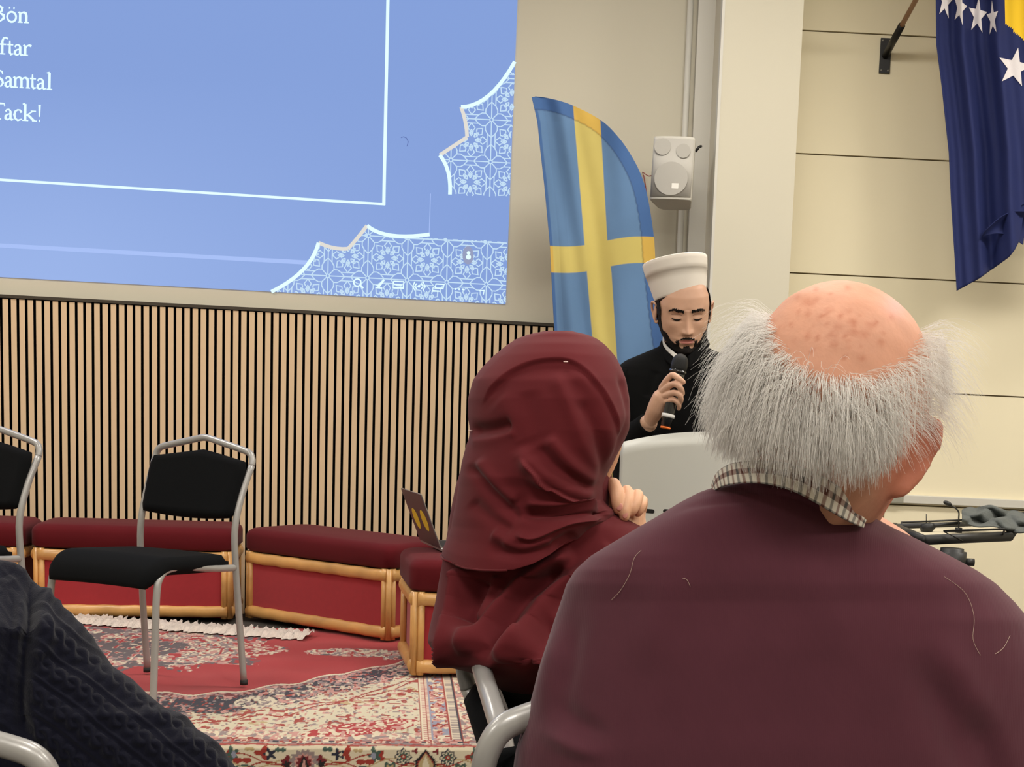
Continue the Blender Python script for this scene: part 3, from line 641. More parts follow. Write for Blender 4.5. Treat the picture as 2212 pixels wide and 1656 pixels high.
g = MB(); plate(g, h0, dirh, .29, ld, Lh * .9, -nl, .0006, 0, .01, .012); oo = g.V; g.V = [tuple(Vector(v) - nl * .0032) for v in g.V]; g.build('screen', mat('dark_display', rgb(20, 22, 30), .15), lt_)
base_d = Vector((1, .16, 0)).normalized(); g = MB(); plate(g, h0 - Vector((0, 0, .010)), dirh, .31, base_d, .215, Vector((0, 0, 1)), .010); g.build('base', M_sil, lt_, bevel=.002)
g = MB(); plate(g, h0 + Vector((0, 0, .0006)), dirh, .26, base_d, .10, Vector((0, 0, 1)), .0006, 0, .025, .02); g.build('keyboard', mat('black_keys', rgb(25, 25, 27), .6), lt_)
M_yel = mat('yellow_sticker', rgb(222, 190, 40), .6)
for su, sv in ((.088, .48), (.222, .46)):
    c = h0 + dirh * su + ld * Lh * sv + nl * .0034; n_ = 24; V = [c + dirh * (.040 * math.cos(a)) + ld * (.042 * math.sin(a)) for a in np.linspace(0, 2 * PI, n_, endpoint=False)]; V += [v + nl * .0006 for v in V]
    Fc = [tuple(range(n_, 2 * n_)), tuple(range(n_ - 1, -1, -1))] + [(k, (k + 1) % n_, n_ + (k + 1) % n_, n_ + k) for k in range(n_)]
    g = MB(); g.add(V, Fc); g.build('sticker', M_yel, lt_)
# ================================================================== chairs
M_tube = mat('silver_grey_lacquer', rgb(164, 162, 160), .35, metal=.25, coat=.3); M_blk = mat('black_seat_fabric', rgb(13, 14, 16), .95, bump=('noise', 700, .35, .001), spec=.12); M_foot = mat('black_rubber', rgb(30, 30, 30), .7)
def pad_geo(outline_fn, n=20, m_=16, th=.03):
    """closed pillow: outline_fn(u in -1..1, v in 0..1) -> centre point, normal"""
    top = []; bot = []
    for i in range(m_ + 1):
        for j in range(n + 1):
            u = -1 + 2 * j / n; v = i / m_; p, nn = outline_fn(u, v)
            e = min(1, (1 - abs(u)) * 9, v * 14, (1 - v) * 14); e = math.sqrt(max(0, 1 - (1 - e) ** 2)); t = th * (.35 + .65 * e) * .5
            if j in (0, n) or i in (0, m_): t = th * .12
            top.append(p + nn * t); bot.append(p - nn * t)
    N = len(top); Fc = [tuple(reversed(f)) for f in grid_faces(m_ + 1, n + 1)] + [tuple(N + k for k in f) for f in grid_faces(m_ + 1, n + 1)]
    def e_(a, b): Fc.append((a, b, b + N, a + N))
    for j in range(n): e_(j, j + 1); e_(m_ * (n + 1) + j + 1, m_ * (n + 1) + j)
    for i in range(m_): e_((i + 1) * (n + 1), i * (n + 1)); e_(i * (n + 1) + n, (i + 1) * (n + 1) + n)
    return top + bot, Fc
def make_chair(label, loc):
    t = thing('stacking_chair', label, 'chair', loc, 'black upholstered stacking chairs with silver tube frames'); L = Vector(loc)
    o = lambda pts: [np.array(Vector(p) + L) for p in pts]
    r = .0115
    for s in (-1, 1):
        # rear leg running up into the back frame
        g = MB(); g.tube(o([(s * .215, -.238, .012), (s * .212, -.216, .22), (s * .208, -.198, .42), (s * .205, -.198, .54), (s * .207, -.232, .65), (s * .213, -.275, .745)]), r, 14, sub=4); g.build('rear_leg', M_tube, t, True)
        g = MB(); g.tube(o([(s * .225, .225, .012), (s * .222, .212, .20), (s * .218, .200, .36), (s * .216, .182, .410), (s * .214, .140, .432), (s * .212, .05, .430), (s * .209, -.10, .412), (s * .207, -.195, .405)]), r, 14, sub=5); g.build('front_leg', M_tube, t, True)
        for y, x in ((-.2385, .2155), (.2255, .2255)):
            g = MB(); g.tube(o([(s * x, y, 0), (s * x, y, .016)]), .0135, 12); g.build('foot_cap', M_foot, t, True)
    g = MB(); pts = [(-.213, -.275, .745), (-.211, -.281, .765), (-.200, -.284, .783), (-.175, -.286, .793), (-.09, -.288, .812), (-.02, -.289, .827), (0, -.289, .829), (.02, -.289, .827), (.09, -.288, .812), (.175, -.286, .793), (.200, -.284, .783), (.211, -.281, .765), (.213, -.275, .745)]
    g.tube(o(pts), r, 14, sub=4); g.build('back_rail', M_tube, t, True)
    for ab in ([(-.209, .15, .425), (.209, .15, .425)], [(-.206, -.15, .405), (.206, -.15, .405)]): g = MB(); g.tube(o(ab), .009, 10); g.build('seat_rail', M_tube, t, True)
    def back(u, v):
        z = .572 + v * (.758 + .030 * (1 - abs(u)) - .572) - .012 * (1 - v) * (1 - u * u); y = -.184 - .075 * max(0, (z - .54) / .22) - .018 * (1 - u * u); w = .203 - .004 * math.cos(v * PI) - .010 * max(0, v - .85) / .15 - .010 * max(0, .1 - v) / .1
        return Vector((u * w, y, z)) + L, Vector((0, .95, .3)).normalized()
    V, Fc = pad_geo(back, th=.042); g = MB(); g.add(V, Fc); g.build('backrest', M_blk, t, True)
    def seat(u, v):
        y = -.165 + v * .40; z = .437 + .012 * v - .060 * max(0, (v - .72) / .28) ** 2 - .004 * u * u - .010 * (1 - v); w = .205 + .022 * min(1, v * 2) - .035 * max(0, (v - .85) / .15) ** 2
        return Vector((u * w, y, z)) + L, Vector((0, .3 * max(0, v - .7), 1)).normalized()
    V, Fc = pad_geo(seat, 22, 26, th=.056); g = MB(); g.add(V, Fc); g.build('seat', M_blk, t, True)
    return t
def copy_tree(o, parent=None):
    c = o.copy(); COL.objects.link(c); c.parent = parent
    for ch in list(o.children): copy_tree(ch, c)
    return c
zc = SZ + .009
near = atz(527, 1478, zc); far = atz(322, 1451, zc)
proto = make_chair('whole black chair with silver frame standing alone on the rug', (0, 0, 0))
wdir = (far - near); wdir.z = 0; wdir.normalize()          # local +x or -x of the chair
face = Vector((wdir.y, -wdir.x, 0))
if face.y > 0: face = -face
ang = math.atan2(face.y, face.x) - PI / 2
Rz = Matrix.Rotation(ang, 3, 'Z')
off = Rz @ Vector((.2155, -.2385, 0)); off2 = Rz @ Vector((-.2155, -.2385, 0)); offn = off if off.dot(-wdir) > off2.dot(-wdir) else off2
CSC = (.93, .96, .985); loc_ = Vector((offn.x, offn.y, 0)); offn = Rz @ Vector(((.2155 if offn is off else -.2155) * CSC[0], -.2385 * CSC[1], 0))
proto.scale = CSC
proto.location = Vector((near.x, near.y, zc)) - Vector((offn.x, offn.y, 0)); proto.rotation_euler = (0, 0, ang)
c2 = copy_tree(proto); c2['label'] = 'black chair cut off by the left edge of the picture'; c2.location = proto.location + Vector((-.70, -.02, 0))
def place(label, back_center, facing, zs=1.0):
    c = copy_tree(proto); c['label'] = label; f = Vector((facing[0], facing[1], 0)).normalized(); a = math.atan2(f.y, f.x) - PI / 2
    p = Vector((back_center[0], back_center[1], 0)) + f * .28; c.location = (p.x, p.y, 0); c.rotation_euler = (0, 0, a); c.scale = (1, 1, zs); return c
# ================================================================== feather flag (blue with yellow cross)
M_fb = mat('blue_flag_cloth', rgb(92, 126, 170), .8, noise=(12, .03)); M_fy = mat('yellow_flag_cloth', rgb(212, 178, 92), .8, noise=(12, .03))
M_fb2 = mat('blue_flag_hem', rgb(66, 104, 160), .8); M_fy2 = mat('yellow_flag_hem', rgb(214, 168, 70), .8)
YF = 5.95
fl = thing('feather_flag', 'tall feather flag, blue with a yellow cross, behind the speaking man', 'flag', tuple(at(1330, 1000, YF))[:2] + (0.0,))
# rows: y at left edge follows the sweep; columns at hem/band borders: s from 0 (left) to 1 (curved edge)
Lx = [(210, 1149), (262, 1161), (330, 1168), (400, 1176), (530, 1188), (590, 1191), (700, 1197), (800, 1203), (1000, 1215), (1450, 1240)]
Rp = [(1150, 209), (1190, 213), (1238, 228), (1297, 259), (1335, 295), (1362, 333), (1385, 378), (1400, 430), (1412, 508), (1416, 566), (1424, 640), (1434, 720), (1446, 800), (1470, 1000), (1500, 1450)]
Rc = np.array(catmull([np.array(p, float) for p in Rp], 8))
by0 = [(210, 1236), (229, 1238), (520, 1262), (590, 1268), (760, 1282), (1450, 1330)]; by1 = [(210, 1290), (262, 1297), (520, 1312), (590, 1321), (760, 1332), (1450, 1385)]
def xr_at(y): return float(np.interp(y, Rc[:, 1], Rc[:, 0]))
def top_y(x): return float(np.interp(x, Rc[:, 0], Rc[:, 1]))
ycs = np.concatenate([np.linspace(209.5, 800, 560), np.linspace(806, 1440, 60)]); nc = 280
YY = np.repeat(ycs, nc); lx = np.interp(YY, [p[0] for p in Lx], [p[1] for p in Lx]); rx = np.maximum(lx + .5, np.interp(YY, Rc[:, 1], Rc[:, 0])); XX = lx + (rx - lx) * np.tile(np.linspace(0, 1, nc), len(ycs)); q_ = XX - lx
dep = YF + .014 * np.sin(q_ * .055 + YY * .004) * np.minimum(1, q_ / 40) + .010 * np.sin(q_ * .11 - YY * .009 + 1) * np.exp(-((q_ - 60) / 60) ** 2) + .006 * np.sin(XX * .02 + YY * .02) - .014 * np.maximum(0, 1 - q_ / 20)
V = at_np(XX, YY, dep)
ba = np.interp(YY, [p[0] for p in by0], [p[1] for p in by0]); bb_ = np.interp(YY, [p[0] for p in by1], [p[1] for p in by1]); yb = 531 - (XX - 1190) * .085 + 5 * np.sin((XX - 1190) / 36.)
sstep = lambda d: np.clip(d / 1.6 + .5, 0, 1)
band = sstep(YY - yb) * sstep(yb + 57 - YY); vert = sstep(XX - ba) * sstep(bb_ - XX); yel = np.maximum(band, vert)
dd = np.full(len(XX), 1e9)
for q in Rc[::2]: dd = np.minimum(dd, np.hypot(XX - q[0], YY - q[1]))
hem = sstep(27 - dd) + .0; hem = np.maximum(hem, sstep(6 - q_)); seam = np.exp(-((dd - 27) / 1.8) ** 2) * .35
cl = lambda *a: np.array(rgb(*a)[:3]) * np.array([.84, .90, .90])
col_ = (1 - yel)[:, None] * ((1 - hem)[:, None] * cl(98, 130, 172) + hem[:, None] * cl(66, 102, 158)) + yel[:, None] * ((1 - hem)[:, None] * cl(212, 188, 106) + hem[:, None] * cl(216, 172, 78))
col_ *= (1 - seam)[:, None]
fo = obj('flag_cloth', V, [tuple(reversed(f)) for f in grid_faces(len(ycs), nc)], mat('two_colour_flag_cloth', (.5, .5, .5, 1), .8, attr='Col', noise=(12, .03)), fl, True, col=col_); so = fo.modifiers.new('s', 'SOLIDIFY'); so.thickness = .0025
g = MB(); pl = [at(q[0] - 12, q[1] + 9, YF + .06) for q in Rc[8::4]]; pl = [p for p in pl if p.z > .5] + [Vector((pl[-1].x, YF + .012, .05))]; g.tube(pl, [.004 + .006 * k / len(pl) for k in range(len(pl))], 10); g.build('pole', mat('black_fibre_pole', rgb(30, 32, 40), .4), fl, True)
pb = pl[-1]; g = MB(); g.tube([(pb.x, pb.y, 0.0), (pb.x, pb.y, .03)], .17, 32); g.tube([(pb.x, pb.y, .028), (pb.x, pb.y, .12)], .02, 16); g.build('base', mat('dark_steel', rgb(50, 50, 52), .4, metal=.6), fl, True)
# ================================================================== wall loudspeaker
M_spk = mat('white_speaker_plastic', rgb(196, 192, 182), .5); M_grl = mat('white_speaker_grille', rgb(184, 180, 172), .6, bump=('noise', 400, .3, .001)); M_blkm = mat('black_metal', rgb(24, 23, 23), .4, metal=.3)
sk = thing('wall_speaker', 'white loudspeaker mounted on the wall beside the pillar', 'speaker', tuple(at(1450, 370, 6.2)))
Ys = 6.12; ctr = at(1453, 365, Ys); ux = (at(1497, 366, Ys) - at(1407, 362, Ys)); ux.y = -.02; wS = ux.length; ux.normalize(); uz = (at(1456, 290, Ys) - at(1449, 430, Ys)); hS = uz.length; uz.normalize(); uy = uz.cross(ux).normalized()
if uy.y < 0: uy = -uy
tilt = Matrix.Rotation(math.radians(-7), 3, ux); uz = tilt @ uz; uy = tilt @ uy
def sp3(x, y, z): return ctr + ux * x + uy * y + uz * z
# cabinet: rounded front, tapering to the back
sec = []
for k in range(25):
    a = PI * k / 24; sec.append((-math.cos(a) * wS / 2, -(math.sin(a) ** .55) * .022))
sec += [(wS * .5, .02), (wS * .40, .14), (wS * .30, .16), (-wS * .30, .16), (-wS * .40, .14), (-wS * .5, .02)]
g = MB(); n_ = len(sec); V = []
for z, sc in ((-hS / 2, .97), (-hS / 2 + .008, 1.0), (hS / 2 - .008, 1.0), (hS / 2, .97)):
    for x, y in sec: V.append(sp3(x * sc, y * sc, z))
Fc = grid_faces(4, n_, True) + [tuple(range(n_ - 1, -1, -1)), tuple(3 * n_ + k for k in range(n_))]; g.add(V, Fc)
cab = g.build('cabinet', M_spk, sk, True, bevel=.002)
g = MB(); V = []
for z in (-hS / 2 + .012, hS / 2 - .012):
    for x, y in sec[:25]: V.append(sp3(x * .955, y - .003, z))
g.add(V, [tuple(reversed(f)) for f in grid_faces(2, 25)]); gr = g.build('grille', M_grl, sk, True); gr.modifiers.new('s', 'SOLIDIFY').thickness = .002
M_cone = mat('grey_speaker_cone', rgb(176, 172, 164), .7)
for cx, cz, r_ in ((-.25, .32, .2), (.25, .26, .17), (0, -.18, .40)):
    g = MB(); c0 = sp3(cx * wS, -.0285, cz * hS); g.tube([c0, c0 - uy * .0015], r_ * wS, 28); g.build('driver', M_cone, gr, False)
g = MB(); c0 = sp3(0.02, -.0305, -.30 * hS)
g.hexa([c0 + ux * a + uz * b + uy * d for d in (0, -.002) for a, b in ((-.015, -.012), (.015, -.012), (.015, .012), (-.015, .012))]); g.build('badge', mat('white_badge', rgb(235, 232, 224), .5), gr)
g = MB(); bb = sp3(wS * .5, .03, .32 * hS); g.tube([bb, bb + ux * .014 + uz * .02, bb + ux * .020 + uz * .03 + uy * .02], .006, 10)
b2 = sp3(0, .15, 0); wl = atw(1453, 365, .002); g.tube([b2, b2 + (wl - b2) * .5, wl], .014, 12); c0 = wl; g.tube([c0, c0 + WN * .012], .045, 20); g.build('bracket', M_blkm, sk, True)
bb2 = sp3(-wS * .5, .05, -.05 * hS); g = MB(); g.tube([bb2, bb2 - ux * .03 + uz * .01 + uy * .05, atw(1388, 372, .01), atw(1392, 385, .006), atw(1398, 430, .006)], .0025, 8, sub=4); g.build('cable', mat('red_cable', rgb(150, 70, 70), .5), sk, True)
# ================================================================== second flag with stars on a wall pole
YB = 6.30
pm = atr(1912, 121, .022); fb = thing('flag_bracket', 'black wall bracket holding the wooden flag pole', 'bracket', tuple(pm))
pw, ph = .052, .162; g = MB(); g.hexa([pm + Vector((x, y, z)) for y in (0, -.008) for x, z in ((-pw / 2, -ph / 2), (pw / 2, -ph / 2), (pw / 2, ph / 2), (-pw / 2, ph / 2))]); g.build('mounting_plate', M_blkm, fb, bevel=.002)
for x in (-.016, .016):
    for z in (-.068, .068): g = MB(); c0 = pm + Vector((x, -.008, z)); g.tube([c0, c0 + Vector((0, -.003, 0))], .004, 10); g.build('screw', M_sil, fb, True)
s0 = pm + Vector((0, -.010, .0)); s1 = at(1948, 55, 6.50); g = MB(); g.tube([s0, s1], .0165, 16); g.build('socket_tube', M_blkm, fb, True)
fdir = (s1 - s0).normalized(); pole2 = thing('flag_pole', 'thin wooden pole rising from the black bracket', 'pole', tuple(s1)); g = MB(); pend = s1 + fdir * 1.0; g.tube([s1 - fdir * .02 + fdir * .022, pend], .0115, 14); g.build('wooden_rod', mat('brown_pole_wood', rgb(150, 112, 84), .5, noise=(20, .1)), pole2, True); g = MB(); v_, f_ = ellipsoid(pend + fdir * .02, (.02, .02, .02)); g.add(v_, f_); g.build('finial', M_blkm, pole2, True)
fg2 = thing('starred_flag', 'dark blue flag with white stars and a yellow field hanging at the top right', 'flag', tuple(at(2120, 200, YB)))
M_navy = mat('royal_blue_flag_cloth', rgb(16, 30, 86), .8, noise=(15, .05)); M_star = mat('white_star_cloth', rgb(228, 222, 224), .8); M_yf = mat('yellow_field_cloth', rgb(240, 196, 30), .8)
LE = [(-620, 1985), (-300, 2008), (0, 2022), (95, 2023), (190, 2035), (330, 2050), (440, 2055), (560, 2063), (628, 2067)]
def bdep(x, y):
    t = (x - np.interp(y, [p[0] for p in LE], [p[1] for p in LE]))
    k = 1 - .25 * np.clip((y - 300) / 330, 0, 1)
    d = YB + k * (.030 * np.sin(t * .085 + y * .0012) + .018 * np.sin(t * .17 + 1.2)) * np.clip(t / 18, 0, 1) * np.exp(-np.clip(t - 95, 0, 500) / 60)
    return d - .075 * (1 / (1 + np.exp(-(t - 118 + (y - 300) * .06) / 7))) + .02 * np.sin((t - 120) * .03) * (t > 120)
YE = [(-620, 600), (0, 2400), ]
def bott(x): return float(np.interp(x, [2066, 2120, 2185, 2200, 2240, 2300, 2420], [628, 600, 556, 540, 470, 455, 440]))
V = []; FMx = []; nc2 = 110; nr2 = 170
xs2 = np.linspace(0, 1, nc2)
for i in range(nr2):
    t = i / (nr2 - 1)
    for j in range(nc2):
        s_ = xs2[j]; xb = 2066 + s_ * (2420 - 2066); yb_ = bott(xb); yt = -330 + 60 * s_; y = yt + (yb_ - yt) * t
        L = float(np.interp(y, [p[0] for p in LE], [p[1] for p in LE])); Rr = 2390 + (y * .03); k = (xb - 2066) / 354; x = L + k * (Rr - L)
        if y > 440 and x > 2200: x = 2200 + (x - 2200) * .25 + 3
        V.append(at(x, y, float(bdep(x, y))))
Fc = [tuple(reversed(f)) for f in grid_faces(nr2, nc2)]
cV = np.array(V); px_, py_ = proj_np(cV); fmm = []
for f in Fc:
    a = px_[list(f)].mean(); b = py_[list(f)].mean(); yel = (a > 2171) and (b < 50 or b < 50 + (a - 2171) * .9) and a - 2171 > 0
    fmm.append(1 if yel else 0)
o = obj('flag_cloth', V, Fc, [M_navy, M_yf], fg2, True, fmm); so = o.modifiers.new('s', 'SOLIDIFY'); so.thickness = .002
# folded-over corner: a second sheet rolling forward near the hem
V = []; n1_, n2_ = 30, 30
for i in range(n1_):
    for j in range(n2_):
        s_, t = i / (n1_ - 1), j / (n2_ - 1); x0 = 2128 + s_ * 90; ytop = 497 - 42 * math.sin(min(1, s_ * 1.3) * PI / 2); y0 = ytop + t * (14 + 60 * s_); V.append(at(x0 - 8 * t, y0, YB - .085 + .05 * math.sin(t * PI) * s_ + .01 * s_ + .035 * t))
o = obj('folded_corner', V, [tuple(reversed(f)) for f in grid_faces(n1_, n2_)], M_navy, fg2, True); o.modifiers.new('s', 'SOLIDIFY').thickness = .002
def star(cx, cy, r, sx, rot, skew=0):
    N_ = 5; P = [(0, 0)]; rr = []
    for k in range(10): a = rot + PI * k / 5; q = r * (1 if k % 2 == 0 else .40); P.append((math.sin(a) * q, -math.cos(a) * q))
    sub = []; Vs = []; Fs = []
    for k in range(10):   # each wedge subdivided so that it follows the folds
        a, b, c = P[0], P[1 + k], P[1 + (k + 1) % 10]; m_ = 7; base = len(Vs)
        for i in range(m_ + 1):
            for j in range(m_ + 1 - i):
                u_, v_ = i / m_, j / m_; x = a[0] + (b[0] - a[0]) * u_ + (c[0] - a[0]) * v_; y = a[1] + (b[1] - a[1]) * u_ + (c[1] - a[1]) * v_; X = cx + x * sx + skew * y; Y = cy + y; Vs.append(at(X, Y, float(bdep(X, Y)) - .004))
        idx = lambda i, j: base + sum(m_ + 1 - q for q in range(i)) + j
        for i in range(m_):
            for j in range(m_ - i):
                Fs.append((idx(i, j), idx(i + 1, j), idx(i, j + 1)))
                if j < m_ - i - 1: Fs.append((idx(i + 1, j), idx(i + 1, j + 1), idx(i, j + 1)))
    obj('star', Vs, Fs, M_star, fg2, False)
star(2042, 2, 42, .42, .2); star(2074, 16, 42, .36, .25); star(2112, 34, 42, .5, .12); star(2144, 40, 40, .32, -.1); star(2192, 146, 44, .86, .2); star(2252, 250, 44, .9, .2)
# ================================================================== music stand table with microphone and cloth
zt_ = .80
tb = thing('equipment_stand', 'black tray stand against the boarded wall, behind the old man', 'stand', tuple(atz(2060, 1160, zt_))[:2] + (0.0,))
ta, tb1, tc_, td = atz(1932, 1137, zt_), atz(1998, 1166, zt_), atz(2182, 1158, zt_), atz(2205, 1128, zt_)
M_bk = mat('black_powder_coat', rgb(20, 20, 20), .5)
g = MB(); 
def bar(g, a, b, r_): g.tube([a, b], r_, 10)
bar(g, ta, tb1, .014); bar(g, tb1, tc_, .016); bar(g, tc_, td, .013); bar(g, ta, td, .010); g.build('tray_frame', M_bk, tb, True)
g = MB(); dn = Vector((0, 0, .012)); g.hexa([p - dn for p in (ta, tb1, tc_, td)] + [p - dn * .6 for p in (ta, tb1, tc_, td)]); g.build('tray', mat('cream_tray_board', rgb(200, 190, 165), .6), tb)
cen = (ta + tb1 + tc_ + td) / 4; g = MB(); pp = atz(2058, 1170, zt_); g.tube([(pp.x, pp.y, .02), (pp.x, pp.y, zt_ - .02)], [.036, .036], 18); g.tube([(pp.x, pp.y, .0), (pp.x, pp.y, .025)], .22, 28); g.tube([(pp.x, pp.y, zt_ - .09), (pp.x, pp.y, zt_ - .03)], .045, 18); g.build('column', M_bk, tb, True)
g = MB(); g.tube([(pp.x + .04, pp.y, zt_ - .06), (pp.x + .07, pp.y, zt_ - .06)], .012, 10); g.build('clamp_knob', M_bk, tb, True)
g = MB(); a_, b_, c_, d_ = (at(1947, 1128, ta.y + .05), at(1995, 1126, ta.y + .1), at(2075, 1123, ta.y + .1), at(2100, 1121, ta.y + .1)); g.tube([ta + Vector((.03, .02, 0)), a_, b_, c_, d_], .0035, 8); g.build('wire_rail', M_bk, tb, True); g = MB(); g.tube([tb1 + Vector((.12, .02, .0)), at(2038, 1147, tb1.y + .02), at(2170, 1142, tb1.y + .02), tc_ + Vector((-.02, .02, 0))], .0035, 8); g.build('wire_rail', M_bk, tb, True)
mk = thing('gooseneck_microphone', 'thin gooseneck microphone standing on the black tray stand', 'microphone', tuple(atz(2071, 1135, zt_)))
ym = cen.y; g = MB(); g.tube([at(2071, 1142, ym), at(2071, 1120, ym), at(2071, 1106, ym), at(2064, 1097, ym), at(2053, 1091, ym)], .0026, 8, sub=5); g.build('neck', M_bk, mk, True); v_, f_ = ellipsoid(at(2047, 1087, ym), (.016, .011, .008), Matrix.Rotation(.35, 3, 'Y')); g = MB(); g.add(v_, f_); g.build('head', M_bk, mk, True); b0 = at(2071, 1142, ym); g = MB(); g.tube([(b0.x, b0.y, zt_ - .006), (b0.x, b0.y, b0.z + .004)], .012, 12); g.build('base', M_bk, mk, True)
rd = thing('handheld_receiver', 'black rod and small black device lying on the tray stand', 'device', tuple(atz(2000, 1140, zt_)))
g = MB(); g.tube([at(1992, 1142, ym - .03), at(2010, 1138, ym - .02), at(2018, 1134, ym - .02)], [.016, .017, .010], 12); g.build('device_body', M_bk, rd, True); g = MB(); g.tube([at(2012, 1137, ym - .02), at(2040, 1132, ym), at(2072, 1129, ym + .02)], .006, 10); g.build('rod', M_bk, rd, True); g = MB(); g.tube([at(2001, 1132, ym - .02), at(2001, 1110, ym - .02)], .0015, 6); g.build('aerial', M_bk, rd, True)
ch = thing('hanging_cable', 'thin dark cable hanging below the tray stand', 'cable', tuple(at(1992, 1160, ym - .15))); g = MB(); g.tube([at(1992, 1158, tb1.y + .012), at(1991, 1175, tb1.y + .012), at(1994, 1200, tb1.y + .02), at(1990, 1300, tb1.y + .04)], .0022, 6, sub=4); g.build('cable_strand', M_bk, ch, True)
# crumpled grey cloth
V = []; nn = 70
ca_, cb_ = 2080, 2212
for i in range(nn):
    for j in range(nn):
        s_, t = i / (nn - 1), j / (nn - 1); x = ca_ - 2 + s_ * (cb_ - ca_ + 8); yb = 1148 + 4 * math.sin(s_ * 9) - 22 * (1 - s_) ** 2 * (1 if s_ < .5 else 1); yt = 1101 - 8 * math.exp(-((s_ - .35) / .22) ** 2) + 26 * max(0, s_ - .62) - 2 * math.sin(s_ * 17); y = yt + (yb - yt) * t
        dep = cen.y + .10 - .26 * t + .035 * math.sin(s_ * 9 + t * 7) + .025 * math.sin(t * 11 - s_ * 8 + 2) + .008 * math.sin(s_ * 27 + t * 13)
        p = at(x, y, dep); p.z += .010 * math.sin(s_ * 14 + t * 9) * math.sin(t * PI) * math.sin(s_ * PI); p.z = max(p.z, zt_ + .004); V.append(p)
o = obj('crumpled_cloth', V, [tuple(reversed(f)) for f in grid_faces(nn, nn)], mat('dark_grey_cloth', rgb(82, 86, 84), .9, bump=('noise', 60, .5, .01), noise=(20, .12))); o.modifiers.new('s', 'SOLIDIFY').thickness = .004; tag(o, 'crumpled dark grey cloth heaped on the tray stand', 'cloth')
# ================================================================== lectern
YL = 3.52
M_lec = mat('brushed_silver_sheet', rgb(206, 206, 200), .45, metal=.25, noise=(3, .03))
lec = thing('lectern', 'silver metal lectern with a curved top in front of the speaking man', 'lectern', tuple(at(1545, 1000, YL))[:2] + (0.0,))
lc = at(1555, 940, YL).x; hw_ = lc - at(1334, 1000, YL).x
ztop = at(1555, 933, YL).z; zside = at(1345, 958, YL).z
def lz(u): return ztop - (ztop - zside) * abs(u) ** 2.0
def ly(u): return YL + .10 * u * u
V = []; nu_, nz = 49, 30
for i in range(nz):
    for j in range(nu_):
        u = -1 + 2 * j / (nu_ - 1); V.append((lc + hw_ * u, ly(u), .04 + (lz(u) - .04) * i / (nz - 1)))
o = obj('front_panel', V, grid_faces(nz, nu_), M_lec, lec, True); so = o.modifiers.new('s', 'SOLIDIFY'); so.thickness = .012; so.offset = -1
front = o
for (xa, xb) in ((1372, 1413), (1431, 1474), (1494, 1536), (1556, 1598)):
    pa, pb_ = at(xa, 1105, YL), at(xb, 1106, YL); g = MB(); n_ = 10; out = []
    for k in range(n_ + 1): a = PI / 2 + PI * k / n_; out.append((pa.x + .006 + .0055 * math.cos(a), pa.z + .0055 * math.sin(a)))
    for k in range(n_ + 1): a = -PI / 2 + PI * k / n_; out.append((pb_.x - .006 + .0055 * math.cos(a), pa.z + .0055 * math.sin(a)))
    V = [(x, ly((x - lc) / hw_) - .0012, z) for x, z in out] + [(x, ly((x - lc) / hw_) + .004, z) for x, z in out]; m_ = len(out)
    g.add(V, [tuple(range(m_)), tuple(range(2 * m_ - 1, m_ - 1, -1))] + [(k, m_ + k, m_ + (k + 1) % m_, (k + 1) % m_) for k in range(m_)]); g.build('slot', M_blkm, front)
g = MB(); zd = zside - .03; g.hexa([Vector((lc + x, y, z)) for z0_ in (0, .02) for x, y, z in ((-hw_ * .92, YL + .12, zd - .0 + z0_), (hw_ * .92, YL + .12, zd + z0_), (hw_ * .92, YL + .36, zd - .10 + z0_), (-hw_ * .92, YL + .36, zd - .10 + z0_))]); g.build('reading_desk', mat('dark_desk_top', rgb(40, 40, 42), .5), lec, bevel=.003)
g = MB()
for s_ in (-1, 1): g.tube([(lc + s_ * hw_ * .93, YL + .13, .02), (lc + s_ * hw_ * .93, YL + .13, zd)], .02, 14)
g.build('side_pole', M_blkm, lec, True)
g = MB(); g.box((lc, YL + .15, .02), (hw_ * 2.1, .42, .035)); g.build('base_plate', M_blkm, lec, bevel=.005)
